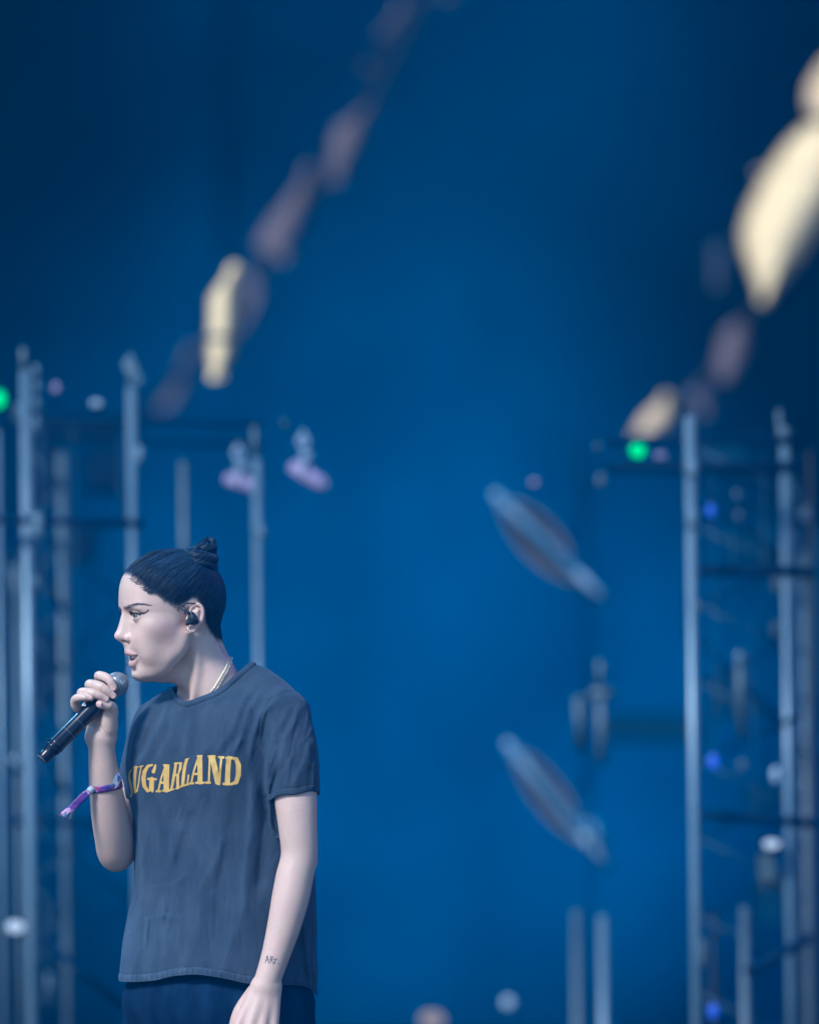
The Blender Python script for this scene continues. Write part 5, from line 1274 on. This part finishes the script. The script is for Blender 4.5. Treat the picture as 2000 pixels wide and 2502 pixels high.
led(137, 948, 4.4, 11, M_mauve, 'work_lamp', 'small mauve lamp between the two tallest uprights at the left', 'lamp', 'small lit lamps', 1, 1.4)
led(236, 986, 4.4, 15, M_pale, 'work_lamp', 'small pale oval lamp on the upper left cross bar', 'lamp', 'small lit lamps', 1.2, .7)
led(1305, 1180, 5.0, 13, M_mauve, 'work_lamp', 'faint mauve lamp above the upper slanted floodlight', 'lamp', 'small lit lamps', 1.1, .8)
led(1614, 1113, 4.4, 13, M_mauve, 'work_lamp', 'small mauve oval lamp beside the green lamp on the right', 'lamp', 'small lit lamps', 1.4, .7)
for (x, y, Y, r_, ex, ez, lb) in ((1468, 1175, 4.8, 15, 1., 1.5, 'upper dull lamp left of the tall bright upright'), (1460, 1092, 4.8, 9, 1, 1.4, 'tiny dull lamp at the same height as the green one on the right'), (1800, 1210, 4.8, 10, 1, 1.5, 'upper of two small dull lamps between the right uprights'),
                             (1804, 1262, 4.8, 10, 1, 1.6, 'lower of two small dull lamps between the right uprights'), (1812, 1870, 4.8, 11, 1, 1.6, 'small dull lamp beside the blue lamp of the right tower'), (695, 1036, 4.8, 10, 1, 1.3, 'tiny pale lamp above the moving light')):
    led(x, y, Y, r_, M_alud, 'unlit_lamp', lb, 'lamp', 'unlit lamps', ex, ez)
bx = tag(mesh_obj('hanging_box', *box(at(1872, 2118, 4.4), 19 * sc(4.4), .05, 34 * sc(4.4)), M_alud, None, False), 'dull box hanging below the oval white lamp on the right tower', 'box')
for q in ((1870, 2163), (1900, 2163)): collar(q[0], q[1], 4.4, 26, 24, M_alud, bx, 'socket')
# ---- slanted floodlights: a pale tube bar in front of a wide curved reflector
M_refl = noise_color(mat('reflector_skin', rough=.4), (.05, .12, .24), (.08, .16, .28), 3, 3); M_tan = mat('tan_edge', (.12, .13, .18), .6)
M_pale_m = mat('pale_sleeve', (.17, .29, .46), .5)  # paler colour for the lower end of the tube
def flood(x0, y0, x1, y1, Y, wpx, label, second=None):
    k = sc(Y); a = np.array(at(x0, y0, Y)); b_ = np.array(at(x1, y1, Y)); L_ = np.linalg.norm(b_ - a); t_ = (b_ - a) / L_; nrm = np.cross(t_, (0, 1, 0)); nrm /= np.linalg.norm(nrm); nrm = nrm if nrm[2] < 0 else -nrm
    r = empty('floodlight', (a + b_) / 2); tag(r, label, 'floodlight', 'slanted floodlights hung on the right')
    mesh_obj('tube', *tube(np.array([a + (b_ - a) * u_ for u_ in (.0, .45, .75, 1)]), [12 * k, 12 * k, 13 * k, 13 * k], 14), M_pale_d, r); mesh_obj('lower_sleeve', *tube(np.array([a + (b_ - a) * u_ for u_ in (.72, .86, 1.0)]) - (0, .01, 0), [11 * k, 11 * k, 9 * k], 14), M_pale_m, r)
    v_, q_ = uvs(a, (12 * k, 10 * k, 12 * k), 20, 14); mesh_obj('end_cap', v_, q_, M_pale, r)
    def blade(name, off, wd, lo_, hi_, m):
        V = []; n = 18
        for i in range(n):
            u_ = i / (n - 1); w_ = wd * k * math.sin(math.pi * (u_ * .94 + .03)) ** .8; c = a + (b_ - a) * (lo_ + (hi_ - lo_) * u_)
            for j in range(5): q = j / 4; V.append(c + nrm * (off * k + w_ * q * (1 if off >= 0 else -1)) + np.array((0, 1, 0)) * (.04 + .10 * math.sin(q * 3)))
        Fq = [[i * 5 + j, (i + 1) * 5 + j, (i + 1) * 5 + j + 1, i * 5 + j + 1] for i in range(n - 1) for j in range(4)]
        o = mesh_obj(name, V, Fq, m, r); s2 = o.modifiers.new('thick', 'SOLIDIFY'); s2.thickness = .01
    blade('reflector', 0, wpx, .02, .86, M_tan); blade('inner_reflector', 0, wpx * .35, .05, .95, M_refl); blade('barn_door', -14, wpx * .45, .1, .62, M_tan); 
    bar('yoke', (x0 + x1) / 2, (y0 + y1) / 2, (x0 + x1) / 2 + 70, (y0 + y1) / 2 - 60, Y + .1, 12, M_blk, r); bar('hanger', (x0 + x1) / 2 + 70, (y0 + y1) / 2 - 60, (x0 + x1) / 2 + 70, 1080, Y + .1, 10, M_blk, r)
    return r
M_pale_d = mat('frosted_tube', (.06, .18, .34), .5)
flood(1212, 1210, 1484, 1472, 8.0, 60, 'upper slanted floodlight, a pale tube before a wide dull reflector')
flood(1242, 1820, 1488, 2120, 8.0, 46, 'lower slanted floodlight, beside the short pale tube'); 
tag(bar('short_tube', 1432, 2000, 1482, 2066, 7.6, 30, M_pale_d, None), 'short pale tube lying above the lower end of the lower floodlight', 'lamp tube')
# ---- blurred patches of light, made up as leaf-shaped panels on two rising lines
def patch_mat(name, c, tr=1.):
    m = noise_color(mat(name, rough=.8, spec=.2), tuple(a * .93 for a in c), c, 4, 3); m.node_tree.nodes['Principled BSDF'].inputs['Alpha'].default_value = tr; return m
M_cream = patch_mat('cream_light_patch', (.86, .72, .44), .95); M_sand = patch_mat('sand_light_patch', (.82, .66, .44), .9); M_mauvec = patch_mat('dim_mauve_light_patch', (.20, .17, .21), .72); M_dimc = patch_mat('dim_blue_light_patch', (.12, .15, .24), .5)  # dimmer light put into the mauve and blue colours and lower alpha
M_gap = mat('dark_gap_bar', (.05, .06, .08), .8); M_dimc2 = patch_mat('faint_mauve_light_patch', (.17, .17, .25), .62)
def leaf(poly, Y, m, label, seams=(), rows=24, tilt=.25, shrink=15):  # leaf-shaped panel for one light patch; seams are bars put in across it
    P_ = np.array(poly, float); y0, y1 = P_[:, 1].min(), P_[:, 1].max(); r = empty('light_patch', at(P_[:, 0].mean(), y0, Y)); tag(r, label, 'light patch panel', 'light patches built as panels')
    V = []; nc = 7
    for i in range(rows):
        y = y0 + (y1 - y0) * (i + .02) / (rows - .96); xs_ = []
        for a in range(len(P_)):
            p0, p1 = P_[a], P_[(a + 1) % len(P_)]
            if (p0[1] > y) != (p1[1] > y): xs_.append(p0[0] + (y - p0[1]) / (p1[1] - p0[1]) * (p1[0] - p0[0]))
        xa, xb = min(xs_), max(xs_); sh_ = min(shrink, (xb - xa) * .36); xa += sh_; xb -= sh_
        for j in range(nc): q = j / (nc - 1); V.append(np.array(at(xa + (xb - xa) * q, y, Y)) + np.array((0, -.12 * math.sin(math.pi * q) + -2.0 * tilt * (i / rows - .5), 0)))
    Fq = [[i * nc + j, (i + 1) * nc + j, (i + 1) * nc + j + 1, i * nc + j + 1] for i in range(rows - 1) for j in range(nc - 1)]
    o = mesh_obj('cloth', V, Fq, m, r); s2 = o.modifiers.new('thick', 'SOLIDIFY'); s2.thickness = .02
    for (xa, ya, xb, yb, w, ms) in seams: bar('seam', xa, ya, xb, yb, Y - .45, w, ms, r)  # bars put in for the dark gap and bright lines across the light patches
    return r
LY = 14.0
leaf([(566, 652), (583, 640), (586, 700), (586, 800), (582, 880), (562, 915), (535, 942), (512, 925), (501, 880), (501, 720), (520, 690), (542, 662)], 8.0, M_cream, 'brightest cream light patch at the left, built as a panel with a dark cross bar', [(496, 825, 594, 825, 16, M_gap)], shrink=7)
leaf([(590, 655), (640, 690), (662, 715), (640, 770), (612, 800), (590, 825)], LY, M_dimc2, 'dim mauve light patch panel right behind the brightest cream one', shrink=5)
leaf([(760, 395), (768, 480), (745, 570), (705, 650), (660, 640), (612, 608), (650, 540), (715, 450)], LY, M_mauvec, 'broad mauve grey light patch panel above and right of the brightest cream one', shrink=5)
leaf([(905, 262), (900, 320), (870, 400), (825, 462), (800, 440), (800, 360), (812, 300), (860, 268)], LY, M_mauvec, 'narrow mauve grey light patch panel high in the middle', shrink=5)
leaf([(910, 145), (912, 165), (892, 180), (880, 165), (892, 150)], LY, M_dimc2, 'tiny dim light patch panel above the high mauve one', rows=10, shrink=5)
leaf([(985, -10), (1000, 20), (975, 70), (930, 110), (935, 70), (960, 10)], LY, M_dimc2, 'small mauve light patch panel near the top edge in the middle', rows=16, shrink=5)
leaf([(1080, -30), (1125, -30), (1112, 14), (1090, 16)], LY, M_mauvec, 'light patch panel cut by the top edge of the picture', rows=8, shrink=5)
leaf([(455, 838), (480, 850), (475, 940), (455, 1004), (380, 1004), (400, 950), (430, 890)], LY + 1, M_dimc2, 'dim mauve light patch panel low at the left under the cream one', shrink=5)
leaf([(2030, 110), (2140, 100), (2140, 300), (1975, 300), (1950, 270), (1958, 210), (1990, 155)], LY, M_sand, 'sand coloured light patch panel cut by the right edge, high up')
leaf([(1960, 290), (2120, 290), (2110, 420), (2030, 540), (1965, 640), (1915, 710), (1866, 752), (1842, 752), (1818, 690), (1796, 610), (1798, 550), (1826, 480), (1866, 405), (1910, 340)], LY - 1, M_cream, 'largest cream light patch panel at the right edge with pale cross bands',
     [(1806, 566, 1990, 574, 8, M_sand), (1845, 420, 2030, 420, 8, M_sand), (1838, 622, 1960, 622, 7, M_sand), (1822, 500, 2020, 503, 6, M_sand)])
leaf([(1820, 780), (1838, 810), (1832, 860), (1800, 925), (1760, 945), (1738, 925), (1745, 860), (1765, 800), (1795, 778)], LY, M_mauvec, 'dim mauve grey light patch panel under the largest cream one', shrink=5)
leaf([(1640, 962), (1662, 990), (1660, 1030), (1630, 1060), (1580, 1078), (1540, 1080), (1528, 1068), (1550, 1020), (1590, 980)], LY - 2.5, M_sand, 'bright cream light patch panel lying just above the green lamp', rows=16)
leaf([(1700, 940), (1735, 955), (1742, 1000), (1715, 1025), (1690, 990), (1668, 960)], LY - 1, M_dimc2, 'dim curl of light built as a panel beside the top of the tall bright upright', rows=12, shrink=5)
leaf([(1756, 590), (1770, 620), (1765, 680), (1745, 715), (1730, 680), (1738, 620)], LY, M_dimc, 'faint dusky blue light patch panel left of the largest cream one', shrink=5)
for pts, lb in (([(330, 1040), (540, 800), (700, 580), (850, 360), (1000, 60), (1110, -160)], 'thin dark cord along the left row of light patch panels'), ([(1520, 1100), (1690, 960), (1790, 860), (1860, 700), (1960, 400), (2090, 60)], 'thin dark cord along the right row of light patch panels')):
    tag(mesh_obj('cord', *tube(np.array([np.array(at(*q, LY + .3)) for q in pts]), .012, 8), M_cabl), lb, 'cord', 'cords along the light patch panels')
for (x, y) in ((540, -10), ):
    tag(mesh_obj('hanging_cable', *tube(np.array([np.array(at(548, -400, 20)), np.array(at(556, 650, 20))]), .018, 8), mat('grey_cable', (.006, .03, .05), .9, spec=.05)), 'faint straight cable hanging from the top of the picture down to the brightest light patch', 'cable')

# ---- added wash and rim lamps with unseen fixtures, aimed at backdrop and singer
def wash(x, y, z, tx, ty, tz, power, size, blend, color, label):
    r = empty('added_light', (x, y, z)); tag(r, label, 'stage light', 'added wash and rim lights out of view')
    d = Vector((tx - x, ty - y, tz - z)).normalized()
    mesh_obj('body', *lathe(np.array((x, y, z)) - np.array(d) * .02, -np.array(d), [(0, .16), (.02, .18), (.25, .16), (.34, .08)], 20), M_blk, r)
    mesh_obj('lens', *lathe(np.array((x, y, z)) - np.array(d) * .015, np.array(d), [(0, .15), (.004, .14)], 20), M_bluel, r)
    ld = bpy.data.lights.new('added_spot', 'SPOT'); ld.energy = power; ld.color = color; ld.spot_size = math.radians(size); ld.spot_blend = blend; ld.shadow_soft_size = .15
    lo_ = bpy.data.objects.new('added_spot', ld); COL.objects.link(lo_); lo_.parent = r; lo_.matrix_parent_inverse = r.matrix_world.inverted(); lo_.matrix_world = Matrix.Translation(Vector((x, y, z)) + d * .03) @ d.to_track_quat('-Z', 'Y').to_matrix().to_4x4()
    return r
for w_ in ADDED_LAMPS: wash(*w_)

# ---- the air: thin stage haze, blue lamp light put into its colour
vm = bpy.data.materials.new('stage_haze'); vm.use_nodes = True; vt = vm.node_tree; vt.nodes.remove(vt.nodes['Principled BSDF']); pv = vt.nodes.new('ShaderNodeVolumePrincipled')
pv.inputs['Color'].default_value = (*HAZE_C, 1); pv.inputs['Absorption Color'].default_value = (1, 1, 1, 1); pv.inputs['Density'].default_value = HAZE_D; pv.inputs['Anisotropy'].default_value = 0.0
vt.links.new(pv.outputs[0], vt.nodes['Material Output'].inputs['Volume'])
if HAZE_D > 0: hz = mesh_obj('haze', *box((0, 7.5, 8), 32, 30, 10.4), vm, None, False); hz['kind'] = 'stuff'
print('script done', time.time() - T0)
